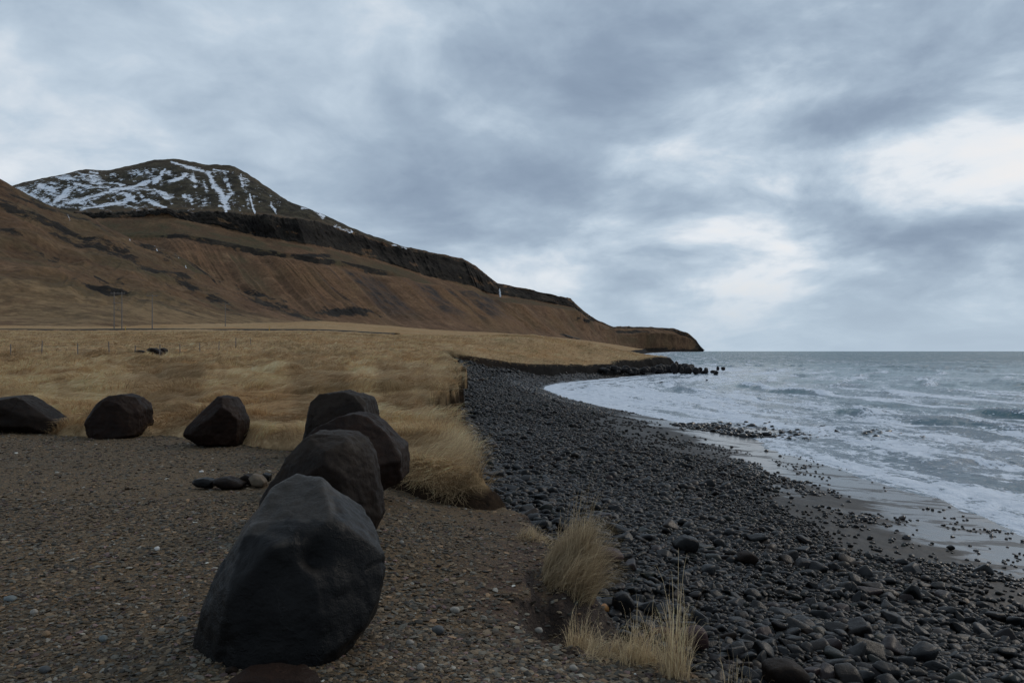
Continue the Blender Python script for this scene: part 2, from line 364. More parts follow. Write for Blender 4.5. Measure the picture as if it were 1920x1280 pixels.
# ------------------------------------------------------------------ ground sheets
def gravel_ground():
    x = np.concatenate([np.linspace(-24, -9, 110)[:-1], np.linspace(-9, 3.6, 330)]); y = np.concatenate([np.linspace(-4, 3, 60)[:-1], np.linspace(3, 12, 260)[:-1], np.linspace(12, 19, 110)])
    X, Y = np.meshgrid(x, y); Z = z_gravel(X, Y)
    V = np.stack([X, Y, Z], -1).reshape(-1, 3)
    dg = d_grass(X, Y).ravel(); dl = d_land(X, Y)[0].ravel()
    q = grid_faces(len(y), len(x), (dg < 1.0) & (dl > -2.6))
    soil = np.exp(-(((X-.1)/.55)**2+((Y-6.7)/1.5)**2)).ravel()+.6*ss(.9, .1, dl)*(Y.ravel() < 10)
    V, q, soil = compact(V, q, np.clip(soil, 0, 1))
    tag(mesh_np('gravel_ground', V, q, m_gravel(), attrs={'soil': soil}), kind='structure')
def polar(Ys, pxs):
    P, Y = np.meshgrid(pxs, Ys); return (P-960)/F*Y, Y
def grassland():
    Ys = np.concatenate([np.exp(np.linspace(math.log(9.2), math.log(110), 420))[:-1], np.linspace(110, 215, 170)[:-1], np.exp(np.linspace(math.log(215), math.log(1500), 110))])
    X, Y = polar(Ys, np.linspace(-700, 1330, 820)); Z = z_grass(X, Y)
    V = np.stack([X, Y, Z], -1).reshape(-1, 3); dl = d_land(X, Y)[0].ravel(); dg = d_grass(X, Y).ravel()
    q = grid_faces(X.shape[0], X.shape[1], (dl > -6) & (dg > -1.2))
    V, q, bk = compact(V, q, bank_mask(X, Y).ravel())
    tag(mesh_np('grassland', V, q, m_grassland(), attrs={'bank': bk}), kind='structure')
def stony(X, Y, ds, dl):
    dw = -ds+4.5*ss(50, 62, Y)*(ds < 0)
    n = fbm(X*.35, Y*.22, o=4, s=61)
    s = ss(3.6, 6.2, dw+2.6*n)*(.45+.55*ss(5, 9.5, dw+2*n))
    # open sand flat in the middle of the cove
    sand = np.exp(-(((X-9.3)/3.8)**2+((Y-43)/9.5)**2))
    sand2 = np.exp(-(((dw-4.0)/1.6)**2))*ss(.0, .35, fbm(X*.3, Y*.12, o=3, s=66)+.1)*(Y < 45)
    s = s*(1-np.clip(1.35*sand, 0, 1))*(1-.7*sand2)
    s = np.maximum(s, ss(.1, .8, -ds)*ss(56, 66, Y)*.95)
    return np.clip(s, 0, 1)
def beach():
    Ys = np.concatenate([np.linspace(2, 6, 40)[:-1], np.exp(np.linspace(math.log(6), math.log(215), 560))])
    X, Y = polar(Ys, np.linspace(700, 2500, 620))
    Z, ds, dl = z_beach(X, Y)
    V = np.stack([X, Y, Z], -1).reshape(-1, 3)
    n = .9*fbm(X*.5, Y*.3, o=3, s=71)
    wet = ss(7, 2.5, -ds+n*2); film = ss(6.0, 3.2, -ds+n*2.2+4*ss(50, 62, Y))
    st = stony(X, Y, ds, dl)
    q = grid_faces(X.shape[0], X.shape[1], ((dl < 5) & (ds < 40)).ravel())
    V, q, wet, film, st = compact(V, q, wet.ravel(), film.ravel(), st.ravel())
    tag(mesh_np('beach', V, q, m_beach(), attrs={'wet': wet, 'film': film, 'stony': st}), kind='structure')
def wave_h(X, Y, ds):
    w = ds+1.6*fbm(X*.07, Y*.05, o=3, s=81)+.5*fbm(X*.3, Y*.2, o=2, s=83)
    along = fbm(X*.03+5, Y*.035, o=3, s=85)
    per = 11.0; ph = w/per
    fr = ph-np.floor(ph)
    idx = np.floor(ph)
    crest = np.exp(-((fr-.42)/.10)**2)+.55*np.exp(-((fr-.60)/.17)**2)*(fr > .42)
    amp = .40*ss(2, 10, ds)*(.15+1.0*ss(-.1, .5, vn(idx*3.7, Y*.085+X*.03, s=88)+.35*vn(idx*5.1, Y*.3, s=89)))*ss(140, 70, ds)
    swell = .16*ss(30, 90, ds)*np.sin((X*.9+Y*.2)*.22+2*along)
    chop = (.20*fbm(X*.5, Y*.3, o=4, s=91)+.04*fbm(X*2.2, Y*1.5, o=3, s=93))*ss(.5, 9, ds)
    big = .42*fbm(X*.035, Y*.02, o=4, s=95)*ss(50, 160, ds)
    return crest*amp+swell+chop+big, crest*ss(2, 10, ds), fr, amp
def sea():
    yp = np.concatenate([np.linspace(1290, 1010, 60)[:-1], np.linspace(1010, 690, 420)[:-1], np.linspace(690, 660, 90)[:-1], np.linspace(660, 657.16, 14)])
    Ys = (EYE-SEA)*F/(yp-HOR); Ys = Ys[(Ys > 6)]
    X, Y = polar(Ys, np.linspace(900, 2700, 760))
    ds, _ = d_sea(X, Y)
    h, cr, fr, amp = wave_h(X, Y, ds)
    fade = ss(4000, 900, Y)
    edge = .05*fbm(X*.35, Y*.3, o=4, s=101)+.02*fbm(X*1.4, Y*1.2, o=2, s=103)
    Z = SEA+.02+h*fade+np.where(ds < 4, edge, edge*ss(12, 4, ds))
    # curl the crests a little towards the shore
    V = np.stack([X, Y, Z], -1).reshape(-1, 3)
    streak = fbm(X*.22, Y*.07, o=4, s=107)
    foam = .05+.68*ss(46, 4, ds)+.22*streak*ss(90, 10, ds)-.04
    fl = np.exp(-((fr-.47)/.09)**2)*ss(2, 5, ds)*ss(75, 35, ds)*(.35+.65*ss(-.35, .3, fbm(X*.12+3, Y*.06, o=3, s=121)))
    foam = foam*(1-.12*ss(3, 8, ds))+.42*fl
    foam = np.where(ds > 0, foam, .55)
    foam = np.maximum(foam, .92*ss(.35, .95, cr)*ss(75, 20, ds)*(.45+.75*ss(-.3, .4, streak+.5*vn(X*.4, Y*.3, s=119))))
    foam = foam-.55*ss(.25, .6, amp)*ss(.22, .34, fr)*ss(.46, .38, fr)
    foam = foam+.25*np.exp(-((ds-.7)/.7)**2)-.22*np.exp(-((ds-3.6)/1.3)**2)*(Y < 50)
    foam = foam+.34*np.exp(-(((X-12)/13)**2+((Y-95)/32)**2))
    foam = np.where(ds > 30, foam+.62*ss(.50, .72, fbm(X*.05, Y*.035, o=4, s=111)+.5)*ss(400, 60, ds)*.55, foam)
    far = ss(40, 500, Y)
    keep = (ds > -9).ravel()
    q = grid_faces(X.shape[0], X.shape[1], keep)
    V, q, foam, far, shore = compact(V, q, foam.ravel(), far.ravel(), (ds+1.6*fbm(X*.07, Y*.05, o=3, s=81)).ravel())
    tag(mesh_np('sea', V, q, m_sea(), attrs={'foam': foam, 'far': far, 'shore': shore}), kind='structure')
gravel_ground(); grassland(); beach(); sea()

# ------------------------------------------------------------------ mountains: lofts through ridge, cliff and foot lines
def loft(curves, ncol, nrows, u_dense=None):
    # curves: list of lists of (px, py, D) with equal station counts; returns grids
    K = len(curves); S = len(curves[0]); u = np.linspace(0, S-1, ncol)
    C = []
    for c in curves:
        a = np.array(c, float); C.append(np.stack([np.interp(u, range(S), a[:, i]) for i in range(3)], -1))
    rows = []; vs = []
    for k in range(K-1):
        n = nrows[k]
        for t in np.linspace(0, 1, n, endpoint=(k == K-2)):
            D = C[k][:, 2]*(1-t)+C[k+1][:, 2]*t
            X = ((C[k][:, 0]-960)/F*C[k][:, 2])*(1-t)+((C[k+1][:, 0]-960)/F*C[k+1][:, 2])*t
            z0 = EYE+(HOR-C[k][:, 1])*C[k][:, 2]/F; z1 = EYE+(HOR-C[k+1][:, 1])*C[k+1][:, 2]/F
            rows.append(np.stack([X, D, z0*(1-t)+z1*t], -1)); vs.append(k+t)
    G = np.array(rows); return G, np.array(vs)[:, None]+np.zeros(ncol), u
CR = [(-320, 420, 2000), (-100, 385, 2050), (30, 346, 2080), (90, 332, 2080), (160, 316, 2090), (200, 318, 2110), (250, 309, 2130), (290, 300, 2130), (330, 298, 2120), (385, 309, 2110), (440, 312, 2080), (465, 325, 2060), (500, 352, 2030), (550, 382, 1980), (600, 403, 1940), (650, 424, 1900), (700, 443, 1880),
      (760, 463, 1950), (800, 471, 2020), (868, 486, 2140), (893, 500, 2190), (933, 530, 2270), (975, 539, 2370), (1030, 551, 2500), (1070, 560, 2640), (1082, 573, 2700), (1115, 598, 2800), (1150, 613, 2950), (1200, 612, 3150), (1262, 615, 3300), (1290, 624, 3380), (1306, 638, 3440), (1317, 657, 3480)]
def off(pts, dpx, dpy, dD):
    return [(p[0]+dpx[i], p[1]+dpy[i], p[2]+dD[i]) for i, p in enumerate(pts)]
n_ = len(CR)
xs_ = np.array([c[0] for c in CR], float)
def tab(xk, yk): return np.interp(xs_, xk, yk)
# cliff top, cliff foot, lower band top, lower band foot, talus foot, plain
ct_x = xs_+tab([-320, 300, 500, 620, 700, 1320], [20, 10, 12, 0, 0, 0]); ct_y = tab([-320, 160, 300, 420, 520, 600, 650, 700, 760, 800, 868, 893, 933, 975, 1070, 1082, 1115, 1150, 1200, 1262, 1290, 1306, 1317], [440, 400, 396, 401, 407, 418, 432, 449, 468, 477, 492, 506, 535, 543, 564, 577, 602, 617, 617, 622, 634, 646, 657.6])
ct_D = tab([-320, 330, 550, 650, 700, 760, 868, 933, 1070, 1150, 1262, 1317], [1500, 1540, 1600, 1790, 1862, 1935, 2125, 2255, 2625, 2935, 3285, 3476])
cf_x = ct_x+tab([-320, 300, 600, 800, 900, 1000, 1150, 1320], [10, 12, 18, 22, 18, 10, 4, 0]); cf_y = ct_y+tab([-320, 300, 380, 450, 520, 600, 650, 700, 760, 800, 868, 893, 933, 975, 1070, 1100, 1317], [6, 10, 26, 40, 48, 48, 46, 42, 44, 46, 46, 44, 20, 18, 13, 6, .1])
cf_D = ct_D-tab([-320, 400, 900, 1317], [22, 26, 26, 8])
lt_y = cf_y+tab([-320, 300, 450, 600, 700, 850, 1000, 1317], [30, 34, 26, 24, 22, 16, 8, .02]); lt_x = cf_x+tab([-320, 400, 700, 1000, 1317], [25, 22, 24, 10, 0]); lt_D = cf_D-tab([-320, 500, 900, 1150, 1317], [110, 90, 70, 30, 6])
lf_y = lt_y+tab([-320, 300, 400, 650, 760, 1317], [6, 8, 13, 12, 3, .0]); lf_x = lt_x+3; lf_D = lt_D-9
tf = {-320: (-200, 590, 900), 30: (120, 590, 900), 160: (260, 595, 930), 250: (390, 600, 960), 330: (500, 606, 1000), 440: (620, 614, 1060), 500: (700, 618, 1120), 600: (790, 622, 1230), 700: (880, 627, 1400), 800: (965, 631, 1620), 893: (1030, 636, 1850), 933: (1055, 639, 1950),
      1000: (1088, 642, 2150), 1070: (1120, 645, 2400), 1115: (1140, 648, 2600), 1150: (1168, 655, 2800), 1200: (1212, 658.5, 3070), 1262: (1267, 658.8, 3235), 1290: (1293, 658.8, 3340), 1317: (1318, 658.8, 3474)}
tk = sorted(tf); tf_x, tf_y, tf_D = [np.interp(xs_, tk, [tf[k][i] for k in tk]) for i in range(3)]
def zip3(a, b, c): return list(zip(a, b, c))
def seg_frac(G, V_, u): return G
BACK = [(c[0], c[1]+20, c[2]+500) for c in CR]
mid_x = .45*lf_x+.55*tf_x; mid_y = lf_y+(tf_y-lf_y)*.62; mid_D = .5*lf_D+.5*tf_D
FOOT = [(x+10, y+6, D*.9) for x, y, D in zip(tf_x, tf_y, tf_D)]
def smooth_min(a, b): return np.minimum(a, b)
def mountain():
    # the far side falls away behind the crest
    back = [(c[0]+5, HOR+(c[1]-HOR)*.55, c[2]+420) for c in CR]
    curves = [back, CR, zip3(ct_x, ct_y, ct_D), zip3(cf_x, cf_y, cf_D), zip3(lt_x, lt_y, lt_D), zip3(lf_x, lf_y, lf_D), zip3(mid_x, mid_y, mid_D), zip3(tf_x, tf_y, tf_D), FOOT]
    G, v, u = loft(curves, 1500, [10, 150, 36, 40, 16, 70, 60, 14])
    X, Y, Z = G[..., 0].copy(), G[..., 1].copy(), G[..., 2].copy()
    px0 = px_of(X, Y); py0 = HOR-(Z-EYE)*F/Y
    U = np.zeros_like(v)+u; 
    s_along = U*70.0     # roughly metres along the wall
    # masks
    cliff = ss(1.93, 2.03, v)*ss(3.06, 2.95, v)*(1-.9*ss(1085, 1130, px0))
    low = ss(3.9, 4.02, v)*ss(5.10, 4.95, v)*ss(250, 420, px0)*ss(800, 680, px0)
    up = ss(1.0, 1.3, v)*ss(2.0, 1.8, v)
    talus = ss(4.9, 5.2, v)*ss(7.0, 6.2, v)
    land_h = np.clip((Z-SEA)/60, 0, 1)*ss(3480, 3300, Y)
    # buttresses and gullies run down the fall line (constant u)
    g1 = ridged(s_along/95, v*.35, o=4, s=201); g2 = ridged(s_along/33, v*.5, o=3, s=207)
    amp = (22*talus*g1+6*talus*g2)
    amp = amp+cliff*(10*g1+8*g2+6*fbm(s_along/9, v*6, o=3, s=211))
    amp = amp+up*(20*ridged(X/260, Y/260, o=5, s=215)+7*fbm(X/40, Y/40, o=4, s=219))*ss(1.02, 1.25, v)*ss(760, 600, px0)
    amp = amp+3.0*fbm(X/50, Y/50, Z/50, o=5, s=221)*land_h*ss(.99, 1.1, v)
    amp = amp*land_h*.8
    # ledges in the cliff: horizontal steps
    st = np.sin(Z/7.5+2*fbm(X/120, Y/120, s=231))
    Yd = Y-cliff*land_h*4.5*st
    Z = Z+amp*.75*ss(.98, 1.04, v)*(1-.6*cliff)+cliff*amp*.1
    k = (1-.8*ss(1.1, .9, v))
    Yd = Yd-amp*.9*(cliff)*k
    X = X+amp*.35*talus
    Z = Z+ss(1080, 1180, px0)*land_h*ss(1.05, 1.5, v)*(5*fbm(X/110, Y/70, o=5, s=247)+2*np.sin(Z/6+2*fbm(X/80, Y/80, s=249)))
    Z = Z+2.6*fbm(X/25, Y/25, o=3, s=241)*np.exp(-((v-1)/.02)**2)*land_h+5.5*vn(X/60, Y/60, s=243)*np.exp(-((v-1)/.05)**2)*land_h*ss(300, 900, 900-0*px0+px0*0)*.5
    px = px_of(X, Yd); py = HOR-(Z-EYE)*F/Yd
    rock = .95*cliff*(1-.45*ss(0, .6, fbm(s_along/60, v*3, o=3, s=245)))+.8*low*ss(-.5, .0, fbm(s_along/40, v, o=3, s=251))
    upz = up*ss(720, 560, px0)
    rock = np.maximum(rock, upz*(.60+.8*fbm(X/45, Y/110, Z/45, o=6, s=255)))
    rock = np.maximum(rock, .62*up*ss(560, 720, px0))
    lenses = [(585, 480, 60, 7), (330, 395, 60, 5), (330, 444, 42, 8), (650, 590, 75, 9), (545, 585, 50, 8), (480, 550, 60, 9), (1100, 600, 30, 5), (1230, 656, 70, 5), (1180, 622, 60, 3)]
    rn = fbm(X/30, Y/30, Z/15, o=4, s=261)
    for (a, b, ra, rb) in lenses:
        ang = math.radians(24) if a < 600 and b > 500 else 0
        dx = px0-a; dy = py0-b; ex = dx*math.cos(ang)+dy*math.sin(ang); ey = -dx*math.sin(ang)+dy*math.cos(ang)
        rock = np.maximum(rock, .85*np.exp(-((ex/ra)**2+(ey/rb)**2)*1.2)+.25*rn*np.exp(-((ex/ra)**2+(ey/rb)**2)))
    rock = np.maximum(rock, ss(1293, 1312, px0)*.8+.2*rn)
    rock = np.maximum(rock, .9*ss(653.5, 656, py0)*ss(1170, 1200, px0))
    # scree chutes below the cliff
    scr = ss(.05, .5, ridged(s_along/52, v*.15, o=2, s=271))*ss(5.0, 5.25, v)*ss(6.6, 5.9, v)*ss(560, 640, px0)*ss(980, 900, px0)
    rust = talus*ss(-.2, .5, g1)
    green = np.clip(.9*upz+.85*ss(3.0, 3.3, v)*ss(5.0, 4.7, v)*ss(.0, .4, fbm(s_along/140, v, o=3, s=281)+.3)+.7*talus*ss(.1, .45, fbm(s_along/45, v*.3, o=3, s=283))*ss(7, 5, v), 0, 1)
    # snow: wind streaks on the summit, broken spots along the rim
    sx, sy = px0, py0
    st1 = fbm((sx+sy*1.6)/60, (sy-sx*.36)/7.5, o=4, s=301)     # streaks that run up to the right
    st2 = fbm((sx-sy*.3)/9, (sy+sx*.5)/26, o=4, s=305)
    wl = ss(290, 240, sx)
    snow = .335+.62*(st1*ss(420, 330, sx)+st2*.8*ss(280, 420, sx)*(1-.5*ss(430, 500, sx)))
    snow = snow+.10*ss(240, 120, sx)
    snow = snow*ss(300, 330, sy+8*wl)*ss(408, 385, sy)
    snow = snow-.25*ss(14, 3, sy-np.interp(sx, xs_, [c[1] for c in CR]))
    snow = np.where(sx > 470, snow-.10, snow)
    def streak(p, w0, w1, a=.88):
        nonlocal snow
        for i in range(len(p)-1):
            ax, ay = p[i]; bx, by = p[i+1]; L2 = (bx-ax)**2+(by-ay)**2
            t = np.clip(((sx-ax)*(bx-ax)+(sy-ay)*(by-ay))/L2, 0, 1)
            d = np.hypot(sx-ax-t*(bx-ax), sy-ay-t*(by-ay)); f0 = (i+t)/(len(p)-1)
            w = w0+(w1-w0)*f0
            snow = np.maximum(snow, a-.45*(d/np.maximum(w, .5)))
    streak([(391, 328), (402, 352), (414, 365), (420, 378)], 4, 9); streak([(420, 376), (425, 400)], 4, 2.5); streak([(435, 368), (420, 378)], 3, 7)
    streak([(130, 356), (118, 370), (102, 380)], 8, 4); streak([(310, 322), (300, 338), (290, 345)], 3, 5, .85)
    streak([(350, 334), (335, 342), (318, 346)], 3, 5, .85); streak([(280, 344), (240, 356), (200, 366), (130, 380)], 3, 5, .8)
    streak([(252, 372), (215, 380), (150, 390)], 2.5, 4, .8); streak([(322, 304), (345, 312), (372, 318), (392, 326)], 3, 5, .78)
    streak([(400, 318), (428, 322)], 3, 2, .75); streak([(170, 322), (182, 325)], 3, 4, .8); streak([(60, 362), (80, 350)], 4, 3, .75)
    streak([(90, 375), (83, 380)], 3, 3, .8); streak([(468, 372), (478, 398)], 2, 2, .8); streak([(508, 388), (518, 400)], 2.5, 2, .8)
    streak([(565, 396), (585, 400)], 2, 2, .75); streak([(590, 402), (606, 412)], 3, 4, .8); streak([(628, 426), (660, 437)], 3, 3, .72); streak([(735, 459), (762, 466)], 2, 2, .72)
    snow = np.clip(snow, 0, 1)*ss(.98, 1.02, v)
    V = np.stack([X, Yd, Z], -1).reshape(-1, 3)
    q = grid_faces(G.shape[0], G.shape[1])
    tag(mesh_np('mountain', V, q, m_mountain(True), attrs={'rock': rock, 'green': green, 'scree': scr, 'snow': snow, 'rust': rust*ss(1130, 1060, px0), 'summit': np.clip(ss(.9, 1.0, v)*ss(2.05, 1.9, v)*ss(900, 700, px0), 0, 1)}), kind='structure')
    return X, Yd, Z, px, py, v
MT = mountain()
def hill():
    cr = [(-500, 110, 640), (-200, 225, 660), (0, 335, 690), (40, 358, 700), (100, 387, 715), (160, 404, 730), (250, 449, 760), (330, 474, 790), (400, 519, 820), (450, 546, 850), (500, 569, 880), (560, 589, 920), (620, 607, 960), (700, 622, 1000)]
    n = len(cr)
    ft_px = [-250, 0, 170, 215, 275, 330, 400, 460, 520, 560, 600, 640, 690, 740]
    ft_py = [588, 592, 596, 598, 600, 601, 603, 604, 606, 608, 610, 612, 616, 624]
    ft_D = [330, 340, 350, 360, 380, 400, 440, 490, 540, 600, 660, 720, 800, 900]
    foot = list(zip(ft_px, ft_py, ft_D))
    mid = [(.5*a[0]+.5*b[0], a[1]*.42+b[1]*.58, .5*a[2]+.5*b[2]) for a, b in zip(cr, foot)]
    fore = [(a+15, b+60, D*.72) for a, b, D in foot]
    back = [(c[0]+80, HOR+(c[1]-HOR)*.5, c[2]+260) for c in cr]
    G, v, u = loft([back, cr, mid, foot, fore], 1000, [12, 170, 150, 24])
    X, Y, Z = [G[..., i].copy() for i in range(3)]
    px0 = px_of(X, Y); py0 = HOR-(Z-EYE)*F/Y
    U = np.zeros_like(v)+u
    body = ss(1.0, 1.12, v)*ss(3.0, 2.6, v)
    lo = np.clip((HOR-40-py0)/60, 0, 1)
    sal = U*45
    Z = Z+body*lo*(3.5*ridged(sal/60+2.6*v, v*.8, o=4, s=401)+4.0*fbm(X/22, Y/30, o=6, s=405))+1.6*fbm(X/12, Y/12, o=4, s=407)*np.exp(-((v-1)/.04)**2)*lo
    Z = Z+1.5*body*fbm(X/30, Y/30, o=3, s=409)
    # rocky ribs: bands that run parallel to the ridge line, broken up
    n1 = fbm(X/35, Y/35, Z/18, o=5, s=411)
    d1 = (py0-np.interp(px0, [c[0] for c in cr], [c[1] for c in cr]))
    band = .75*np.exp(-((d1-38-10*n1)/20)**2)*ss(-80, 40, px0)*ss(620, 300, px0)+.55*np.exp(-((d1-100-25*n1)/16)**2)*ss(640, 350, px0)
    band = np.maximum(band, .8*np.exp(-((d1-8)/9)**2)*ss(470, 330, px0)*ss(-40, 0, px0))
    band = np.maximum(band, .75*ss(430, 500, px0)*ss(660, 600, px0)*np.exp(-((d1-2)/9)**2))
    rock = np.clip(band*(.72+1.1*n1)+.50*ss(.25, .7, fbm(X/9, Y/9, o=4, s=413))*ss(2.9, 2.2, v)*ss(430, 560, py0), 0, 1)
    green = np.clip(ss(-.1, .5, fbm(X/40, Y/60, o=5, s=415))*.55+.4*band, 0, 1)
    sn = np.zeros_like(v)
    for (a, b, c, d) in [(125, 400, 131, 414), (243, 448, 248, 458), (290, 462, 297, 474), (330, 483, 337, 491), (348, 498, 352, 503)]:
        L2 = (c-a)**2+(d-b)**2; t = np.clip(((px0-a)*(c-a)+(py0-b)*(d-b))/L2, 0, 1)
        sn = np.maximum(sn, .62-.4*np.hypot(px0-a-t*(c-a), py0-b-t*(d-b))/1.3)
    V = np.stack([X, Y, Z], -1).reshape(-1, 3)
    tag(mesh_np('hill', V, grid_faces(G.shape[0], G.shape[1]), HM, attrs={'rock': rock, 'green': green, 'scree': 0*v, 'snow': np.clip(sn, 0, 1), 'straw': ss(2.55, 2.85, v+.25*fbm(X/40, Y/25, o=3, s=421))}), kind='structure')
HM = m_mountain(True); HM.name = 'hill_slope'
hill()

# ------------------------------------------------------------------ roads
def ribbon(name, pts, w, mat, lift=.3, kerb=.6):
    P = np.array(pts, float); T = np.gradient(P, axis=0); T[:, 2] = 0; T /= np.linalg.norm(T, axis=1)[:, None]
    N_ = np.stack([-T[:, 1], T[:, 0], 0*T[:, 0]], -1)
    rows = []
    for s, dz in ((-w/2-kerb*2.5, -kerb*2), (-w/2, 0), (0, .05), (w/2, 0), (w/2+kerb*2.5, -kerb*2)):
        rows.append(P+N_*s+np.array([0, 0, lift+dz]))
    G = np.stack(rows, 0); n = len(P)
    V = G.reshape(-1, 3); return mesh_np(name, V, grid_faces(5, n), mat)
asph = m_simple('asphalt', (.030, .027, .024), .9, .2, 3)
xs = np.linspace(-150, 745, 160); Yr = 213+6*np.sin((xs+200)/260); Xr = (xs-960)/F*Yr
Zr = z_grass(Xr, Yr)
k_ = np.ones(15)/15; Zs = np.convolve(np.pad(Zr, 7, mode='edge'), k_, 'valid')
tag(ribbon('road', np.stack([Xr, Yr, Zs+.1], -1), 4.5, asph, .15, .5), kind='structure')
def drape(px, py):
    X, Y, Z, ppx, ppy, v = MT
    d = (ppx-px)**2+(ppy-py)**2*4+np.where(v < 3, 1e6, 0); i = np.argmin(d); return (X.flat[i], Y.flat[i], Z.flat[i])
rp = [drape(*p) for p in [(1052, 627), (1060, 630), (1072, 633), (1084, 637), (1092, 641)]]
rp.sort(key=lambda p: p[1])
if True:
    q_ = np.array(rp); t_ = np.linspace(0, len(q_)-1, 40); q_ = np.stack([np.interp(t_, range(len(q_)), q_[:, i]) for i in range(3)], -1)
    tag(ribbon('shore_road', q_, 14, asph, 2.0, 1.5), kind='structure')

# ------------------------------------------------------------------ rocks
def ico(sub):
    import bmesh
    bm = bmesh.new(); bmesh.ops.create_icosphere(bm, subdivisions=sub, radius=1)
    V = np.array([v.co[:] for v in bm.verts]); Fc = np.array([[v.index for v in f.verts] for f in bm.faces]); bm.free(); return V, Fc
ICO = {k: ico(k) for k in (1, 2, 3, 4, 6)}
def hull2d(P):
    P = sorted(set(map(tuple, P)))
    def half(P):
        h = []
        for p in P:
            while len(h) > 1 and (h[-1][0]-h[-2][0])*(p[1]-h[-2][1])-(h[-1][1]-h[-2][1])*(p[0]-h[-2][0]) <= 0: h.pop()
            h.append(p)
        return h[:-1]
    return half(P)+half(P[::-1])
def planes_from_outline(P):
    H = hull2d(P); out = []
    for i in range(len(H)):
        (x0, z0), (x1, z1) = H[i], H[(i+1) % len(H)]
        n = np.array([z1-z0, 0, -(x1-x0)]); L = np.linalg.norm(n)
        if L < 1e-6: continue
        n = n/L; out.append((n, n[0]*x0+n[2]*z0))
    return out
def rock_verts(planes, dirs, sharp=14):
    N_ = np.array([p[0] for p in planes]); d = np.array([max(p[1], .02) for p in planes])
    dots = np.maximum(dirs@N_.T, 1e-4); k = dots/d[None]; m = k.max(1)
    return 1.0/(m*(((k/m[:, None])**sharp).sum(1)**(1.0/sharp)))
def outline_rock(name, out_px, D, depth, seed, mat, label, cat='boulder', group=None, sub=6, extra=[], dents=[], sharp=150, rough=1.0, dy=0.0):
    s = D/F; rs = np.random.RandomState(seed)
    P = np.array(out_px, float); cx = (P[:, 0].min()+P[:, 0].max())/2; cy = (P[:, 1].min()+P[:, 1].max())/2
    L = np.stack([(P[:, 0]-cx)*s, (cy-P[:, 1])*s], -1)
    pl = planes_from_outline(L.tolist()); R = np.abs(L).max()
    hw = (P[:, 0].max()-P[:, 0].min())*s/2; hh = (P[:, 1].max()-P[:, 1].min())*s/2
    base = list(pl)
    # front/back faces plus chamfers at random tilts that leave the outline alone
    pl.append((np.array([0, -1, 0.]), depth)); pl.append((np.array([0, 1., 0]), depth))
    step = max(1, len(base)//5)
    for n, d in base[rs.randint(step)::step]:
        for sg in (-1, 1):
            a = math.radians(rs.uniform(25, 62)); m = n*math.cos(a)+np.array([0, sg*math.sin(a), 0])
            pl.append((m, (d*math.cos(a)+depth*math.sin(a))*rs.uniform(.74, .92)))
    for n, d in extra:
        n = np.array(n, float); n /= np.linalg.norm(n); pl.append((n, d))
    V, Fc = ICO[sub]; r = rock_verts(pl, V, sharp)
    if sub >= 6:      # smaller fracture faces chipped off the edges
        Q0 = V*r[:, None]
        for _ in range(16):
            m = rs.normal(size=3); m[1] = -abs(m[1])*.9; m /= np.linalg.norm(m); pl.append((m, float((Q0@m).max())*rs.uniform(.80, .96)))
        r = rock_verts(pl, V, sharp*1.6)
    Q = V*r[:, None]
    for (c, rad, amt) in dents:
        dd = np.linalg.norm(Q-np.array(c), axis=1); Q = Q*(1-amt*np.exp(-(dd/rad)**2))[:, None]
    sc = 1/R
    nz = .026*fbm(Q[:, 0]*sc*2+seed, Q[:, 1]*sc*2, Q[:, 2]*sc*2, o=3, s=seed)+.030*ridged(Q[:, 0]*sc*3.2+seed, Q[:, 1]*sc*3.2, Q[:, 2]*sc*3.2, o=3, s=seed+3)+.010*ridged(Q[:, 0]*sc*7+seed, Q[:, 1]*sc*7, Q[:, 2]*sc*7, o=4, s=seed+4)+.013*fbm(Q[:, 0]*sc*12, Q[:, 1]*sc*14, Q[:, 2]*sc*14, o=3, s=seed+5)
    cr_ = np.abs(vn(Q[:, 0]*sc*2.6+seed*3, Q[:, 1]*sc*2.6, Q[:, 2]*sc*2.0, s=seed+9)); nz = nz-.032*ss(.055, .0, cr_)*ss(-.1, .3, fbm(Q[:, 0]*sc*2, Q[:, 1]*sc*2, Q[:, 2]*sc*2, o=2, s=seed+11))
    Q = Q*(1+rough*(nz-.012))[:, None]
    X0 = (cx-960)/F*D; Z0 = EYE+(HOR-cy)*D/F
    o = mesh_np(name, Q, Fc, mat); o.location = (X0, D+dy, Z0)
    tag(o, label, cat, group); return o
GRP = 'boulders set along the edge of the gravel'
mh = m_boulder('black_basalt', (.0035, .0034, .0035), (.0085, .0080, .0078), (.028, .0245, .021), .30, 0, .38)
mb1 = m_boulder('brown_basalt', (.005, .003, .0022), (.014, .0085, .0055), (.020, .014, .010), .25, 3.3, .6)
mb2 = m_boulder('red_brown_basalt', (.005, .0028, .002), (.017, .0082, .005), None, 0, 7.7, .6)
outline_rock('boulder', [(373, 1195), (376, 1285), (480, 1310), (590, 1290), (692, 1170), (716, 1085), (712, 1040), (690, 1000), (655, 935), (610, 897), (580, 885), (553, 886), (520, 905), (480, 935), (440, 1005), (400, 1100)], 4.62, .46, 3, mh,
    'large black boulder nearest the camera with pale grey dust on its top', 'boulder', GRP,
    extra=[((-.35, -.75, .62), .40), ((.25, -.97, .12), .40), ((.7, -.65, .22), .37), ((-.75, -.6, .1), .43), ((.1, -.5, .87), .44)],
    dents=[((.24, -.28, .26), .10, .30), ((.32, -.26, .22), .06, .14), ((.08, -.38, .14), .10, .07), ((.36, -.2, .08), .09, -.05), ((-.1, -.45, -.2), .12, .04)], sharp=70)
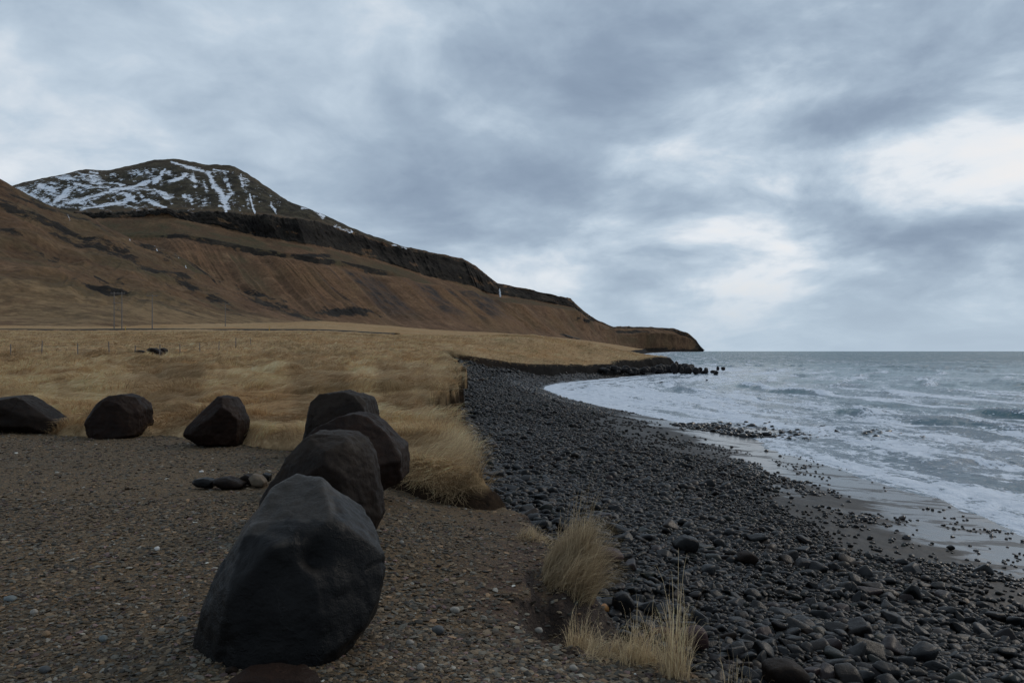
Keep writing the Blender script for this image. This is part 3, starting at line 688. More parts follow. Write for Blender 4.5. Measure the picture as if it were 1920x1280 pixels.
outline_rock('boulder', [(505, 930), (500, 985), (560, 1000), (650, 1002), (700, 996), (716, 965), (712, 930), (700, 860), (684, 826), (650, 813), (590, 812), (575, 820), (545, 855)], 7.55, .42, 21, mb1,
    'dark brown boulder directly behind the large black one, second in the row', 'boulder', GRP, extra=[((.85, -.5, .1), .44), ((-.3, -.7, .6), .42)])
outline_rock('boulder', [(556, 850), (560, 915), (650, 925), (725, 918), (760, 893), (771, 862), (765, 846), (725, 805), (692, 780), (665, 775), (640, 780), (600, 800)], 9.6, .5, 33, mb2,
    'brown boulder with a blunt point at its right, third from the camera', 'boulder', GRP, extra=[((.55, -.8, .1), .62), ((.3, -.6, .75), .42)])
outline_rock('boulder', [(572, 800), (572, 850), (640, 862), (705, 855), (710, 800), (708, 768), (690, 742), (650, 733), (608, 738), (588, 755)], 12.6, .55, 47, mb1,
    'rounded brown boulder rising at the back behind the pointed one', 'boulder', GRP, extra=[((0, -.8, .5), .50)])
outline_rock('boulder', [(349, 800), (352, 812), (385, 834), (425, 840), (457, 832), (459, 800), (448, 765), (436, 746), (414, 742), (400, 750), (372, 776)], 14.3, .42, 58, mb2,
    'brown leaning boulder with a steep right side, between grass and gravel', 'boulder', GRP, extra=[((-.4, -.7, .3), .40), ((.5, -.8, -.1), .40)])
outline_rock('boulder', [(169, 803), (172, 824), (230, 828), (274, 822), (278, 795), (275, 768), (258, 745), (238, 739), (215, 741), (190, 760), (177, 778)], 15.7, .5, 66, mb2,
    'upright blocky brown boulder, second from the left at the grass edge', 'boulder', GRP, extra=[((.2, -.9, .2), .48)])
outline_rock('boulder', [(-50, 760), (-60, 812), (20, 816), (90, 813), (124, 803), (121, 793), (90, 776), (60, 750), (40, 742), (0, 743), (-30, 747)], 16.5, .5, 75, mb1,
    'low long boulder cut by the left edge of the picture, tapering right', 'boulder', GRP)
outline_rock('flat_rock', [(430, 1275), (425, 1300), (500, 1312), (600, 1300), (596, 1275), (560, 1262), (510, 1257), (460, 1262)], 3.96, .13, 81, mb2,
    'flat reddish rock half cut off by the bottom edge, below the black boulder', 'rock')
# flat stones lying in the gravel beside the row
for i, (o_, D, dep, m_, lb) in enumerate([
    ([(362, 905), (370, 912), (400, 914), (404, 900), (385, 895), (366, 898)], 9.75, .10, mh, 'small dark oval stone at the left end of the short stone line'),
    ([(400, 905), (420, 915), (455, 914), (462, 906), (430, 894), (405, 896)], 9.7, .14, mb1, 'flat dark slab in the middle of the short stone line'),
    ([(450, 895), (455, 906), (480, 908), (478, 892), (462, 888)], 9.9, .10, mb1, 'brown stone between the flat slab and the rounded tan stone'),
    ([(468, 895), (476, 910), (495, 912), (500, 903), (490, 892), (476, 888)], 9.75, .09, m_simple('tan_stone', (.10, .075, .05), .7, .3, 9), 'rounded tan stone beside the second boulder'),
    ([(486, 892), (488, 902), (506, 902), (508, 890), (496, 886)], 9.95, .09, mh, 'small grey stone tucked against the second boulder')]):
    outline_rock('flat_stone', o_, D, dep, 90+i, m_, lb, 'stone', 'stones lying in a short line on the gravel', sub=4)
# three dark rocks out in the grass field
for i, (o_, D, lb) in enumerate([([(256, 658), (256, 668), (280, 668), (276, 659), (262, 656)], 70, 'left and lowest of the three dark rocks in the grass field'),
    ([(276, 656), (278, 670), (304, 672), (302, 658), (290, 652), (282, 652)], 69, 'middle and largest of the three dark rocks in the grass field'),
    ([(300, 655), (300, 668), (313, 668), (312, 655), (306, 652)], 70, 'right one of the three dark rocks in the grass field')]):
    outline_rock('field_rock', o_, D, .5, 120+i, mb1, lb, 'rock', 'dark rocks in the grass field', sub=4)

# rocks on the point
rs = np.random.RandomState(5); cnt = 0
mrk = m_boulder('shore_basalt', (.008, .008, .009), (.024, .021, .020), None, 0, 5.5, .5)
spots = []
for k in range(64):
    t = rs.rand(); px = 1130+t*172; by = np.interp(px, [1130, 1200, 1260, 1302], [701, 703, 703, 701])-rs.uniform(0, 8)
    ty = by-rs.uniform(7, 15)*(.6+.5*t); spots.append((px, by, max(ty, 668), rs.uniform(9, 20), 'point'))
for k in range(34):
    px = 1262+rs.rand()**1.3*88; spots.append((px, 701+rs.uniform(-5, 1), 700-rs.uniform(7, 26)*(1-.85*(px-1262)/88), rs.uniform(6, 15), 'tail'))
spots += [(1346, 694, 687, 7, 'lone'), (1356, 694, 688, 9, 'lone'), (1240, 718, 716, 9, 'wash'), (1325, 715, 712, 6, 'wash')]
side = {'point': 'on the dark rocky point below the grass', 'tail': 'trailing into the sea off the tip of the point', 'lone': 'alone in the waves beyond the point', 'wash': 'awash in the foam of the cove'}
for k, (px, by, ty, w, kd) in enumerate(spots):
    D = (EYE-SEA)*F/(by+1-HOR); D = min(D, 190) if kd != 'wash' else D
    if kd == 'point':
        D = np.interp(px, [1130, 1200, 1260, 1302], [148, 163, 179, 188])-rs.uniform(1, 4.5)
    jit = lambda a: a*rs.uniform(.75, 1.1)
    cy = (by+ty)/2; hh = (by-ty)/2+1
    O = [(px+jit(w/2)*math.cos(a), cy-jit(hh)*math.sin(a)) for a in np.linspace(0, 2*math.pi, 9)[:-1]]
    szw = 'large' if w > 15 else ('medium' if w > 10 else 'small'); part = ['inner', 'middle', 'outer'][int(np.clip((px-1130)/58, 0, 2))] if kd == 'point' else ''
    lab = f"{szw} jagged black rock {side[kd]}" + (f", {part} stretch" if part else '')
    if kd == 'lone': lab = ['smaller left', 'larger right'][k % 2 if False else int(px > 1350)]+' black rock standing alone in the waves beyond the point'
    if kd == 'wash': lab = ('low black rock awash in the foam of the cove' if px < 1300 else 'small black rock awash just in front of the point')
    outline_rock('shore_rock', O, D, w*D/F*.45, 300+k, mrk, lab, 'rock', 'black rocks at the tip of the point', sub=3, sharp=16, rough=2.2)

# ------------------------------------------------------------------ cobbles
def stone_variants(sub, n, seed, angular=.35):
    rs = np.random.RandomState(seed); V, Fc = ICO[sub]; out = []
    for i in range(n):
        npl = rs.randint(7, 13); pl = []
        for k in range(npl):
            v = rs.normal(size=3); v /= np.linalg.norm(v); pl.append((v, rs.uniform(.62, 1.02)))
        pl += [(np.array(a, float), 1.0) for a in ((1, 0, 0), (-1, 0, 0), (0, 1, 0), (0, -1, 0), (0, 0, 1), (0, 0, -1))]
        r = rock_verts(pl, V, rs.uniform(4, 12) if rs.rand() > angular else rs.uniform(9, 22))
        Q = V*r[:, None]; Q *= (1+.04*fbm(Q[:, 0]*2+i*9, Q[:, 1]*2, Q[:, 2]*2, o=2, s=seed+i))[:, None]
        out.append(Q)
    return np.array(out), Fc
def rotm(yaw, tx, ty):
    cz, sz = np.cos(yaw), np.sin(yaw); cx, sx = np.cos(tx), np.sin(tx); cy, sy = np.cos(ty), np.sin(ty)
    Z0 = np.zeros_like(yaw); O1 = np.ones_like(yaw)
    Rz = np.stack([cz, -sz, Z0, sz, cz, Z0, Z0, Z0, O1], -1).reshape(-1, 3, 3)
    Rx = np.stack([O1, Z0, Z0, Z0, cx, -sx, Z0, sx, cx], -1).reshape(-1, 3, 3)
    Ry = np.stack([cy, Z0, sy, Z0, O1, Z0, -sy, Z0, cy], -1).reshape(-1, 3, 3)
    return Rx@Ry@Rz
def dart(X, Y, R, k=.82):
    order = np.argsort(-R); cell = {}; keep = []; rmax = R.max(); 
    # multi-level hash: one grid per size class
    lv = {}
    for i in order:
        x, y, r = X[i], Y[i], R[i]; ok = True
        for c, g in lv.items():
            cx, cy = int(x//c), int(y//c); m = 1
            for a in range(cx-m, cx+m+1):
                for b in range(cy-m, cy+m+1):
                    for (qx, qy, qr) in g.get((a, b), ()):
                        if (x-qx)**2+(y-qy)**2 < (k*(r+qr))**2: ok = False; break
                    if not ok: break
                if not ok: break
            if not ok: break
        if ok:
            c = .03*2**math.ceil(math.log2(max(r*2.1, .03)/.03))
            lv.setdefault(c, {}).setdefault((int(x//c), int(y//c)), []).append((x, y, r)); keep.append(i)
    return np.array(keep)
def occluded(X, Y, Z):
    hid = np.zeros(len(X), bool)
    for t in np.linspace(.12, .94, 42):
        x, y = X*t, Y*t; z = EYE+(Z-EYE)*t
        dl, _ = d_land(x, y); zl = np.where(y > 10.6, z_grass(x, y)+.12, z_gravel(x, y))
        hid |= (dl > .05) & (zl > z)
    return hid
def stone_cols(n, rs):
    b = .0018+.0145*rs.rand(n)**2.2
    c = np.stack([b*.96, b*1.0, b*1.06], -1)
    t = rs.rand(n)
    c = np.where((t < .16)[:, None], np.stack([b*1.6, b*1.1, b*.78], -1), c)
    c = np.where(((t > .16) & (t < .26))[:, None], np.stack([b*1.15, b*1.3, b*1.0], -1), c)
    c = np.where(((t > .26) & (t < .33))[:, None], np.stack([b*1.7, b*1.1, b*1.02], -1), c)
    c = np.where(((t > .95) & (t < .985))[:, None], np.stack([b*2.2, b*2.15, b*2.1], -1), c)
    c = np.where((t > .992)[:, None], np.stack([b*4, b*2.4, b*1.2], -1), c)
    return c, t
def cobbles():
    rs = np.random.RandomState(77)
    bands = [(6.5, 13, 24000, .036, .21), (13, 22, 30000, .045, .22), (22, 38, 30000, .06, .22), (38, 70, 24000, .085, .26), (70, 165, 18000, .17, .42)]
    AX, AY, AR = [], [], []
    for (y0, y1, n, r0, r1) in bands:
        m = n*3; Y = rs.uniform(y0, y1, m); pxr = rs.uniform(770, 2080, m); X = (pxr-960)/F*Y
        keep = rs.rand(m) < (Y/y1); X, Y = X[keep], Y[keep]
        dl, _ = d_land(X, Y); ds, _ = d_sea(X, Y)
        st = stony(X, Y, ds, dl)
        p = np.where(st > .8, 1, st**3.5)+np.where(ds < -3.6, .010+.25*ss(.0, .5, fbm(X*.8, Y*.5, o=3, s=69)), .0006+.06*ss(.1, .6, fbm(X*.8, Y*.5, o=3, s=69)+.25*ss(2.5, 3.6, -ds)))*(ds < .3)
        ok = (dl < .5) & (ds < 1.0) & (rs.rand(len(X)) < p)
        X, Y = X[ok], Y[ok]
        u = rs.rand(len(X)); R = np.minimum(r0*(1-.999*u)**(-1/(4.05+.8*ss(8, 22, Y)+1.0*vn(X*.5, Y*.3, s=63))), r1*.92*rs.uniform(.8, 1.15, len(X)))
        R *= np.where(d_land(X, Y)[0] > -2.5, 1.12, 1.0)*np.where(d_sea(X, Y)[0] > -3.6, .75, 1.0)
        i = dart(X, Y, R*.62, .80); AX.append(X[i]); AY.append(Y[i]); AR.append(R[i])
    # stony bar in the shallows
    m = 2600; a = rs.uniform(0, 2*math.pi, m); q = rs.rand(m)**.6
    X = 16.4+6.6*q*np.cos(a); Y = 48.6+5.6*q*np.sin(a)-(X-16.4)*.40
    ds, _ = d_sea(X, Y); R = .10+.22*rs.rand(m)**4; ok = rs.rand(m) < .22+.6*ss(14.5, 12, X)*(1-.4*q)
    i = dart(X[ok], Y[ok], R[ok]*.7, .8); AX.append(X[ok][i]); AY.append(Y[ok][i]); AR.append(R[ok][i])
    X, Y, R = map(np.concatenate, (AX, AY, AR)); n = len(X)
    Z, ds, dl = z_beach(X, Y)
    flat = rs.uniform(.42, .75, n); el = rs.uniform(.62, .95, n)
    wet = ss(7, 2.5, -ds)
    Z = Z+R*flat*rs.uniform(.15, .62, n)*np.where(wet > .5, .7, 1)
    bar = (ds > .9); Z = np.where(bar, SEA+R*flat*.15, Z)
    yaw = rs.uniform(0, math.pi, n); tx = rs.normal(0, .22, n); ty = rs.normal(0, .22, n)
    M = rotm(yaw, tx, ty); C, t = stone_cols(n, rs)
    S = np.stack([R, R*el, R*flat], -1)
    px = px_of(X, Y); py = HOR-(Z-EYE)*F/Y
    infr = (px > 5) & (px < 1915) & (py < 1275)
    size = np.where(infr, R/Y, 0)
    cand = np.argsort(-size)[:900]; hid = occluded(X[cand], Y[cand], Z[cand]+R[cand]*.3)
    big = cand[~hid][:285]
    mask = np.zeros(n, bool); mask[big] = True
    hidc = np.zeros(n, bool); hidc[cand[hid]] = True
    # individual cobbles
    VV, FF = stone_variants(4, 14, 900)
    for j in big:
        vi = rs.randint(14); Q = (VV[vi]*S[j]) @ M[j].T
        col = np.tile(C[j], (len(Q), 1))
        o = mesh_np('cobble', Q, FF, MC, attrs={'wet': np.full(len(Q), wet[j])}, cols={'Col': col})
        o.location = (X[j], Y[j], Z[j])
        b = C[j].sum()/3; tt = t[j]
        hue = 'ochre' if tt > .992 else 'pale grey' if tt > .95 and tt < .985 else 'brown' if tt < .16 else 'greenish grey' if tt < .26 else 'reddish grey' if tt < .33 else ('black' if b < .008 else 'dark grey')
        shp = ('flat ' if flat[j] < .52 else 'rounded ' if el[j] > .8 else 'long ')
        sz = 'largest' if R[j] > .19 else 'big' if R[j] > .13 else 'small'
        if px[j] < 1150: pl_ = 'at the foot of the gravel bank'
        elif px[j] < 1330: pl_ = 'near the tall yellow grass tufts' if py[j] > 1120 else 'above the grass tufts, left of the beach middle'
        elif px[j] < 1560: pl_ = 'along the bottom edge, middle of the beach' if py[j] > 1170 else 'in the middle of the beach'
        elif px[j] < 1760: pl_ = 'towards the lower right of the beach' if py[j] > 1150 else 'in the cobbles short of the wet sand'
        else: pl_ = 'in the bottom right corner of the beach' if py[j] > 1150 else 'at the right edge by the wet sand'
        if sz == 'largest': sz = 'very large'
        tag(o, f"{sz} {hue} {shp}cobble {pl_}", 'cobble', 'cobbles in the foreground of the stony beach')
    # the remaining ones, one mass
    rest = np.where(~mask)[0]; Vs, Fs, Cs, Ws = [], [], [], []; off_ = 0
    for sub, sel in ((3, (Y[rest] < 14) & (R[rest] > .07)), (2, ((Y[rest] < 34) & ~((Y[rest] < 14) & (R[rest] > .07)))), (1, Y[rest] >= 34)):
        idx = rest[sel]
        if not len(idx): continue
        V0, F0 = stone_variants(sub, 24, 950+sub); vi = rs.randint(0, 24, len(idx))
        Q = V0[vi]*S[idx][:, None, :]; Q = np.einsum('nij,nkj->nki', M[idx], Q)+np.stack([X, Y, Z], -1)[idx][:, None, :]
        k = Q.shape[1]; Vs.append(Q.reshape(-1, 3)); Fs.append((F0[None]+(np.arange(len(idx))*k)[:, None, None]).reshape(-1, 3)+off_); off_ += len(idx)*k
        Cs.append(np.repeat(C[idx], k, 0)); Ws.append(np.repeat(wet[idx], k))
    tag(mesh_np('cobbles', np.vstack(Vs), np.vstack(Fs), MC, attrs={'wet': np.concatenate(Ws)}, cols={'Col': np.vstack(Cs)}), 'black rounded cobbles covering the whole beach of the cove', 'cobbles', kind='stuff')
    print('COBBLES', n)
cobbles()
# stones one can pick out by eye on the beach
mo = m_simple('ochre_stone', (.27, .12, .035), .6, .25, 20); mred = m_boulder('red_shore_stone', (.014, .009, .009), (.045, .024, .022), None, 0, 9, .5)
def beach_rock(name, px, py, wpx, hpx, mat, label, seed, cat='stone'):
    z = -1.7
    for _ in range(8):
        X, D = at(px, py+hpx/2, z); z = float(z_beach(np.array([X]), np.array([D]))[0][0])
    rs = np.random.RandomState(seed)
    O = [(px+wpx/2*rs.uniform(.85, 1.05)*math.cos(a), py-hpx/2*rs.uniform(.85, 1.05)*math.sin(a)) for a in np.linspace(0, 2*math.pi, 11)[:-1]]
    outline_rock(name, O, D, wpx*D/F*.42, seed, mat, label, cat, sub=4, sharp=14)
beach_rock('ochre_stone', 1132, 1140, 24, 17, mo, 'smooth ochre stone on the black cobbles right of the grass tuft', 501)
beach_rock('yellow_stone', 883, 799, 9, 6, m_simple('yellow_stone', (.55, .33, .07), .5, .2, 30), 'small bright yellow stone high on the beach below the grass bank', 502)
beach_rock('beach_rock', 1300, 1195, 62, 46, mred, 'reddish angular rock behind the tall yellow grass tuft', 503, 'rock')
beach_rock('beach_rock', 1168, 1130, 44, 44, mh, 'black blocky rock between the ochre stone and the cobbles', 504, 'rock')
beach_rock('beach_rock', 1470, 1262, 90, 52, mb1, 'large dark brown rock by the bottom edge of the picture', 505, 'rock')
beach_rock('beach_rock', 1140, 1042, 62, 30, mred, 'dark wedge shaped rock just right of the large grass tuft', 506, 'rock')
beach_rock('beach_rock', 1288, 1020, 52, 34, mh, 'dark angular rock in the cobbles right of the grass tuft', 507, 'rock')
beach_rock('beach_rock', 1400, 1045, 44, 24, mb1, 'brown oval rock on the cobbles in the middle of the beach', 508, 'rock')
beach_rock('beach_rock', 1240, 1188, 50, 22, m_boulder('rusty_stone', (.05, .028, .012), (.11, .06, .028), None, 0, 2, .6), 'flat rust coloured rock behind the grass tufts', 509, 'rock')
beach_rock('beach_rock', 1783, 1045 if False else 1026, 14, 9, mh, 'single round black stone alone on the wet sand', 510, 'rock')

# ------------------------------------------------------------------ gravel chips
def chips():
    rs = np.random.RandomState(31)
    Vs, Fs, Cs = [], [], []; off_ = 0
    V0, F0 = stone_variants(1, 30, 1200, .0)
    bands = [(3.0, 5.5, 26000, .006, .026), (5.5, 9, 26000, .008, .03), (9, 17.5, 22000, .012, .035)]
    for y0, y1, n, r0, r1 in bands:
        Y = np.sqrt(rs.uniform(y0**2, y1**2, n)); X = (rs.uniform(-120, 1330, n)-960)/F*Y
        dl, _ = d_land(X, Y); dg = d_grass(X, Y)
        ok = (dl > -1.0) & (dg < .3) & (rs.rand(n) < (ss(-1.0, .7, dl)*.9+.1)*(1-.6*np.exp(-(((X-.1)/.5)**2+((Y-6.7)/1.4)**2)))); X, Y = X[ok], Y[ok]; n = len(X)
        R = r0+(r1*1.15-r0)*rs.rand(n)**2.8
        # coarser towards the bank and the bottom
        R *= 1+.45*ss(2.0, .6, d_land(X, Y)[0])*ss(9, 5, Y)
        Z = z_gravel(X, Y)+R*.12
        M = rotm(rs.uniform(0, math.pi*2, n), rs.normal(0, .2, n), rs.normal(0, .2, n))
        S = np.stack([R, R*rs.uniform(.45, .9, n), R*rs.uniform(.16, .38, n)], -1)
        vi = rs.randint(0, 30, n); Q = np.einsum('nij,nkj->nki', M, V0[vi]*S[:, None, :])+np.stack([X, Y, Z], -1)[:, None, :]
        b = .026+.12*rs.rand(n)**1.8; t = rs.rand(n)
        c = np.stack([b*1.35, b*.98, b*.60], -1)
        c = np.where((t < .32)[:, None], np.stack([b*1.0, b*.90, b*.70], -1), c)
        c = np.where(((t > .32) & (t < .40))[:, None], np.stack([b*1.9, b*1.2, b*.66], -1), c)
        c = np.where(((t > .40) & (t < .46))[:, None], np.stack([b*1.4, b*.9, b*.8], -1), c)
        c = np.where(((t > .46) & (t < .52))[:, None], np.stack([b*1.9, b*1.75, b*1.45], -1), c)
        c = np.where((t > .9985)[:, None], np.stack([b*0+.4, b*0+.4, b*0+.36], -1), c)
        k = Q.shape[1]; Vs.append(Q.reshape(-1, 3)); Fs.append((F0[None]+(np.arange(n)*k)[:, None, None]).reshape(-1, 3)+off_); off_ += n*k; Cs.append(np.repeat(c, k, 0))
    tag(mesh_np('gravel_chips', np.vstack(Vs), np.vstack(Fs), MP, smooth=False, cols={'Col': np.vstack(Cs)}), 'loose brown and grey gravel chips scattered over the ground', 'gravel', kind='stuff')
chips()
# single pale stones on the gravel
mw = m_simple('white_stone', (.48, .46, .43), .6, .15, 30); mpg = m_simple('pale_stone', (.22, .20, .17), .7, .2, 30); mog = m_simple('orange_stone', (.17, .11, .06), .7, .2, 30); mbl = m_simple('blue_grey_stone', (.10, .115, .115), .7, .2, 30); mdg = m_simple('dark_pebble', (.06, .062, .062), .7, .2, 30)
for i, (px, py, w, h, m_, lb) in enumerate([
    (295, 1028, 12, 9, mw, 'small white shell fragment in the middle of the gravel'), (378, 884, 10, 4, mw, 'tiny white shell left of the stone line'),
    (64, 1147, 15, 9, mpg, 'pale pebble near the left edge of the gravel'), (20, 1122, 28, 8, mbl, 'long pale flat stone at the left edge of the gravel'),
    (194, 1197, 18, 10, mbl, 'bluish flat stone on the gravel left of the black boulder'), (853, 1143, 22, 14, mpg, 'pale square stone on the gravel right of the black boulder'),
    (822, 1181, 28, 18, mdg, 'grey angular stone below the pale square one'), (767, 1204, 16, 9, mpg, 'pale flat chip beside the base of the black boulder'),
    (1078, 1195, 13, 12, mog, 'orange stone under the dry grass tuft'), (434, 1256, 26, 12, mb1, 'brown stone against the foot of the black boulder'),
    (1010, 1181, 18, 12, mpg, 'light grey stone at the gravel edge beside the hollow'), (343, 1161, 18, 10, mdg, 'grey flat stone left of the black boulder'),
    (753, 1016, 10, 8, mpg, 'small pale pebble right of the second boulder'), (566, 1254, 30, 18, mb2, 'reddish brown stone at the right foot of the black boulder'),
    (86, 1188, 14, 12, mog, 'small ochre stone at the lower left of the gravel'), (84, 1254, 22, 13, mdg, 'dark grey stone near the bottom left of the gravel'),
    (1075, 1252, 18, 14, mpg, 'pale grey stone at the bottom right of the gravel'), (788, 1250, 18, 13, mpg, 'tan flat stone near the bottom edge of the gravel')]):
    z = 0
    for _ in range(6):
        X, D = at(px, py+h*.4, z); z = float(z_gravel(np.array([X]), np.array([D]))[0])
    rs = np.random.RandomState(600+i)
    O = [(px+w/2*rs.uniform(.8, 1.05)*math.cos(a), py-h/2*rs.uniform(.8, 1.05)*math.sin(a)) for a in np.linspace(0, 2*math.pi, 8)[:-1]]
    outline_rock('loose_stone', O, D, w*D/F*.35, 600+i, m_, lb, 'stone', 'single stones that stand out on the gravel', sub=3, sharp=14)

# ------------------------------------------------------------------ grass
def blades(root, L, lean, h, wid, col, segs=3, curl=None, rs=None, up=1.0):
    # root n*3, L length of reach along lean (unit xy n*2), h rise
    n = len(root); t = np.linspace(0, 1, segs+1)
    jit = rs.normal(0, 1, (n, 2))
    side = np.stack([-lean[:, 1], lean[:, 0]], -1)
    cu = (curl if curl is not None else rs.normal(0, .18, n))
    P = np.zeros((n, segs+1, 3))
    rise = np.sin(np.minimum(t*1.0, 1)*math.pi*.5*up)
    for k, tt in enumerate(t):
        reach = L*(tt**1.35); P[:, k, 0] = root[:, 0]+lean[:, 0]*reach+side[:, 0]*cu*L*tt*tt
        P[:, k, 1] = root[:, 1]+lean[:, 1]*reach+side[:, 1]*cu*L*tt*tt
        P[:, k, 2] = root[:, 2]+h*(math.sin(tt*math.pi*.55)/math.sin(math.pi*.5))
    ang = rs.uniform(-.9, .9, n)
    w = np.stack([side[:, 0]*np.cos(ang)+lean[:, 0]*.25*np.sin(ang), side[:, 1]*np.cos(ang)+lean[:, 1]*.25*np.sin(ang), np.sin(ang)], -1)
    w /= np.linalg.norm(w, axis=1)[:, None]
    tap = np.interp(t, [0, .5, 1], [.9, .8, .08])
    Vt = np.zeros((n, segs+1, 2, 3))
    for k in range(segs+1):
        Vt[:, k, 0] = P[:, k]-w*(wid*tap[k]/2)[:, None]; Vt[:, k, 1] = P[:, k]+w*(wid*tap[k]/2)[:, None]
    nv = (segs+1)*2; base = (np.arange(n)*nv)[:, None]
    f = np.array([[2*k, 2*k+1, 2*k+3, 2*k+2] for k in range(segs)])
    Fq = (base[:, :, None]+f[None]).reshape(-1, 4)
    return Vt.reshape(-1, 3), Fq, np.repeat(col, nv, 0)
def straw(X, Y, rs):
    n = len(X)
    b = np.exp(rs.normal(0, .22, n))
    p1 = ss(-.2, .4, fbm(X*.6, Y*.4, o=3, s=501)); p2 = ss(0, .5, fbm(X*.12, Y*.1, o=3, s=505))
    c0 = np.array([.58, .425, .25]); c1 = np.array([.39, .262, .14]); c2 = np.array([.25, .195, .105])
    c = c0*(1-p1[:, None])+c1*p1[:, None]; c = c*(1-.5*p2[:, None])+c2*.5*p2[:, None]
    c = c*b[:, None]*(.72+.5*ss(-.35, .4, fbm(X*1.5/np.clip(Y/18, 1, 3), Y*1.1/np.clip(Y/18, 1, 3), o=3, s=515)))[:, None]
    t = rs.rand(n); c = np.where((t < .12)[:, None], c*np.array([.55, .45, .4]), c); c = np.where((t > .92)[:, None], c*1.35, c)
    return np.clip(c, 0, .68)
def meadow():
    rs = np.random.RandomState(91); Vs, Fs, Cs = [], [], []; off_ = 0
    bands = [(10, 16, 52000, .34, .0055), (16, 26, 80000, .42, .0085), (26, 45, 85000, .5, .014), (45, 80, 70000, .55, .026), (80, 190, 70000, .7, .055)]
    for y0, y1, n, L0, w0 in bands:
        n2 = int(n*1.5); Y = np.sqrt(rs.uniform(y0**2, y1**2, n2)); X = (rs.uniform(-160, 1300 if y0 > 70 else 960, n2)-960)/F*Y
        dl, _ = d_land(X, Y); dg = d_grass(X, Y)
        bd, _ = bank_drop(dl, X, Y)
        ok = (bd > -.12*np.clip(Y/30, 1, 4)) & (dg > .0-.12*rs.rand(len(X))); X, Y, bd, dg = X[ok], Y[ok], bd[ok], dg[ok]; n = len(X)
        Z = z_grass(X, Y)-.02
        a = math.radians(-28)+2.6*fbm(X*.55, Y*.4, o=3, s=511)+.8*fbm(X*1.8, Y*1.4, o=2, s=513)+rs.normal(0, .28, n)
        lean = np.stack([np.cos(a), np.sin(a)], -1)
        clump = ss(-.3, .5, fbm(X*1.4, Y*1.1, o=3, s=515))
        edge = ss(.9, .05, bd)*ss(70, 20, Y)
        L = L0*rs.uniform(.5, 1.15, n)*(.75+.4*clump); h = (.07+.15*clump*rs.uniform(.4, 1.3, n)+.10*ss(.1, .5, fbm(X*.45, Y*.35, o=3, s=519)))*np.clip(L0/.4, .9, 1.4)
        h = h*(1-.5*edge)+edge*rs.uniform(-.02, .25, n); 
        wd = w0*rs.uniform(.6, 1.3, n)
        V, Fq, C = blades(np.stack([X, Y, Z], -1), L, lean, h, wd, straw(X, Y, rs), 3, rs=rs)
        Vs.append(V); Fs.append(Fq+off_); off_ += len(V); Cs.append(C)
    # a fringe that hangs over the bank
    m = 26000; t = rs.uniform(13, 24.9, m); i = t.astype(int); fr = (t-i)[:, None]
    P = EDGE[i]*(1-fr)+EDGE[i+1]*fr; T = EDGE[i+1]-EDGE[i]; T /= np.linalg.norm(T, axis=1)[:, None]; Nn = np.stack([T[:, 1], -T[:, 0]], -1)
    wgt = np.linalg.norm(EDGE[i+1]-EDGE[i], axis=1)
    P = P+Nn*rs.uniform(-.55, .25, m)[:, None]; X, Y = P[:, 0], P[:, 1]
    bd, _ = bank_drop(d_land(X, Y)[0], X, Y); ok = (bd > -.28) & (bd < .6) & (d_grass(X, Y) > -.15) & (rs.rand(m) < np.clip(wgt/10, .12, 1)*1.0)
    X, Y, Nn, bd = X[ok], Y[ok], Nn[ok], bd[ok]; n = len(X)
    a = np.arctan2(Nn[:, 1], Nn[:, 0])+rs.normal(-.25, .45, n); sc = np.clip(Y/22, .55, 3.2)
    V, Fq, C = blades(np.stack([X, Y, z_grass(X, Y)], -1), .42*sc**.4*rs.uniform(.4, 1.1, n), np.stack([np.cos(a), np.sin(a)], -1), sc**.4*rs.uniform(-.12, .30, n), .0075*sc*rs.uniform(.6, 1.3, n), straw(X, Y, rs), 4, rs=rs)
    Vs.append(V); Fs.append(Fq+off_); off_ += len(V); Cs.append(C)
    m = 9000; t = rs.uniform(5.4, 9.35, m); i = t.astype(int); fr = (t-i)[:, None]
    P = GB[i]*(1-fr)+GB[i+1]*fr; X, Y = P[:, 0]+rs.normal(0, .05, m), P[:, 1]+rs.uniform(-.25, .25, m)
    dg = d_grass(X, Y); ok = (dg > -.28) & (dg < .3) & (d_land(X, Y)[0] > -.1) & (rs.rand(m) < ss(-.3, -1.5, X)*.8+.12); X, Y = X[ok], Y[ok]; n = len(X)
    a = np.radians(rs.normal(-75, 30, n)); Z = np.maximum(z_grass(X, Y), z_gravel(X, Y))
    V, Fq, C = blades(np.stack([X, Y, Z], -1), rs.uniform(.12, .42, n), np.stack([np.cos(a), np.sin(a)], -1), rs.uniform(-.16, .12, n), .006*rs.uniform(.6, 1.3, n), np.clip(straw(X, Y, rs)*1.1, 0, .75), 4, rs=rs)
    Vs.append(V); Fs.append(Fq+off_); off_ += len(V); Cs.append(C)
    tag(mesh_np('meadow_grass', np.vstack(Vs), np.vstack(Fs), MB, cols={'Col': np.vstack(Cs)}), 'dry straw coloured grass combed flat by the wind over the whole field', 'grass', kind='stuff')
meadow()
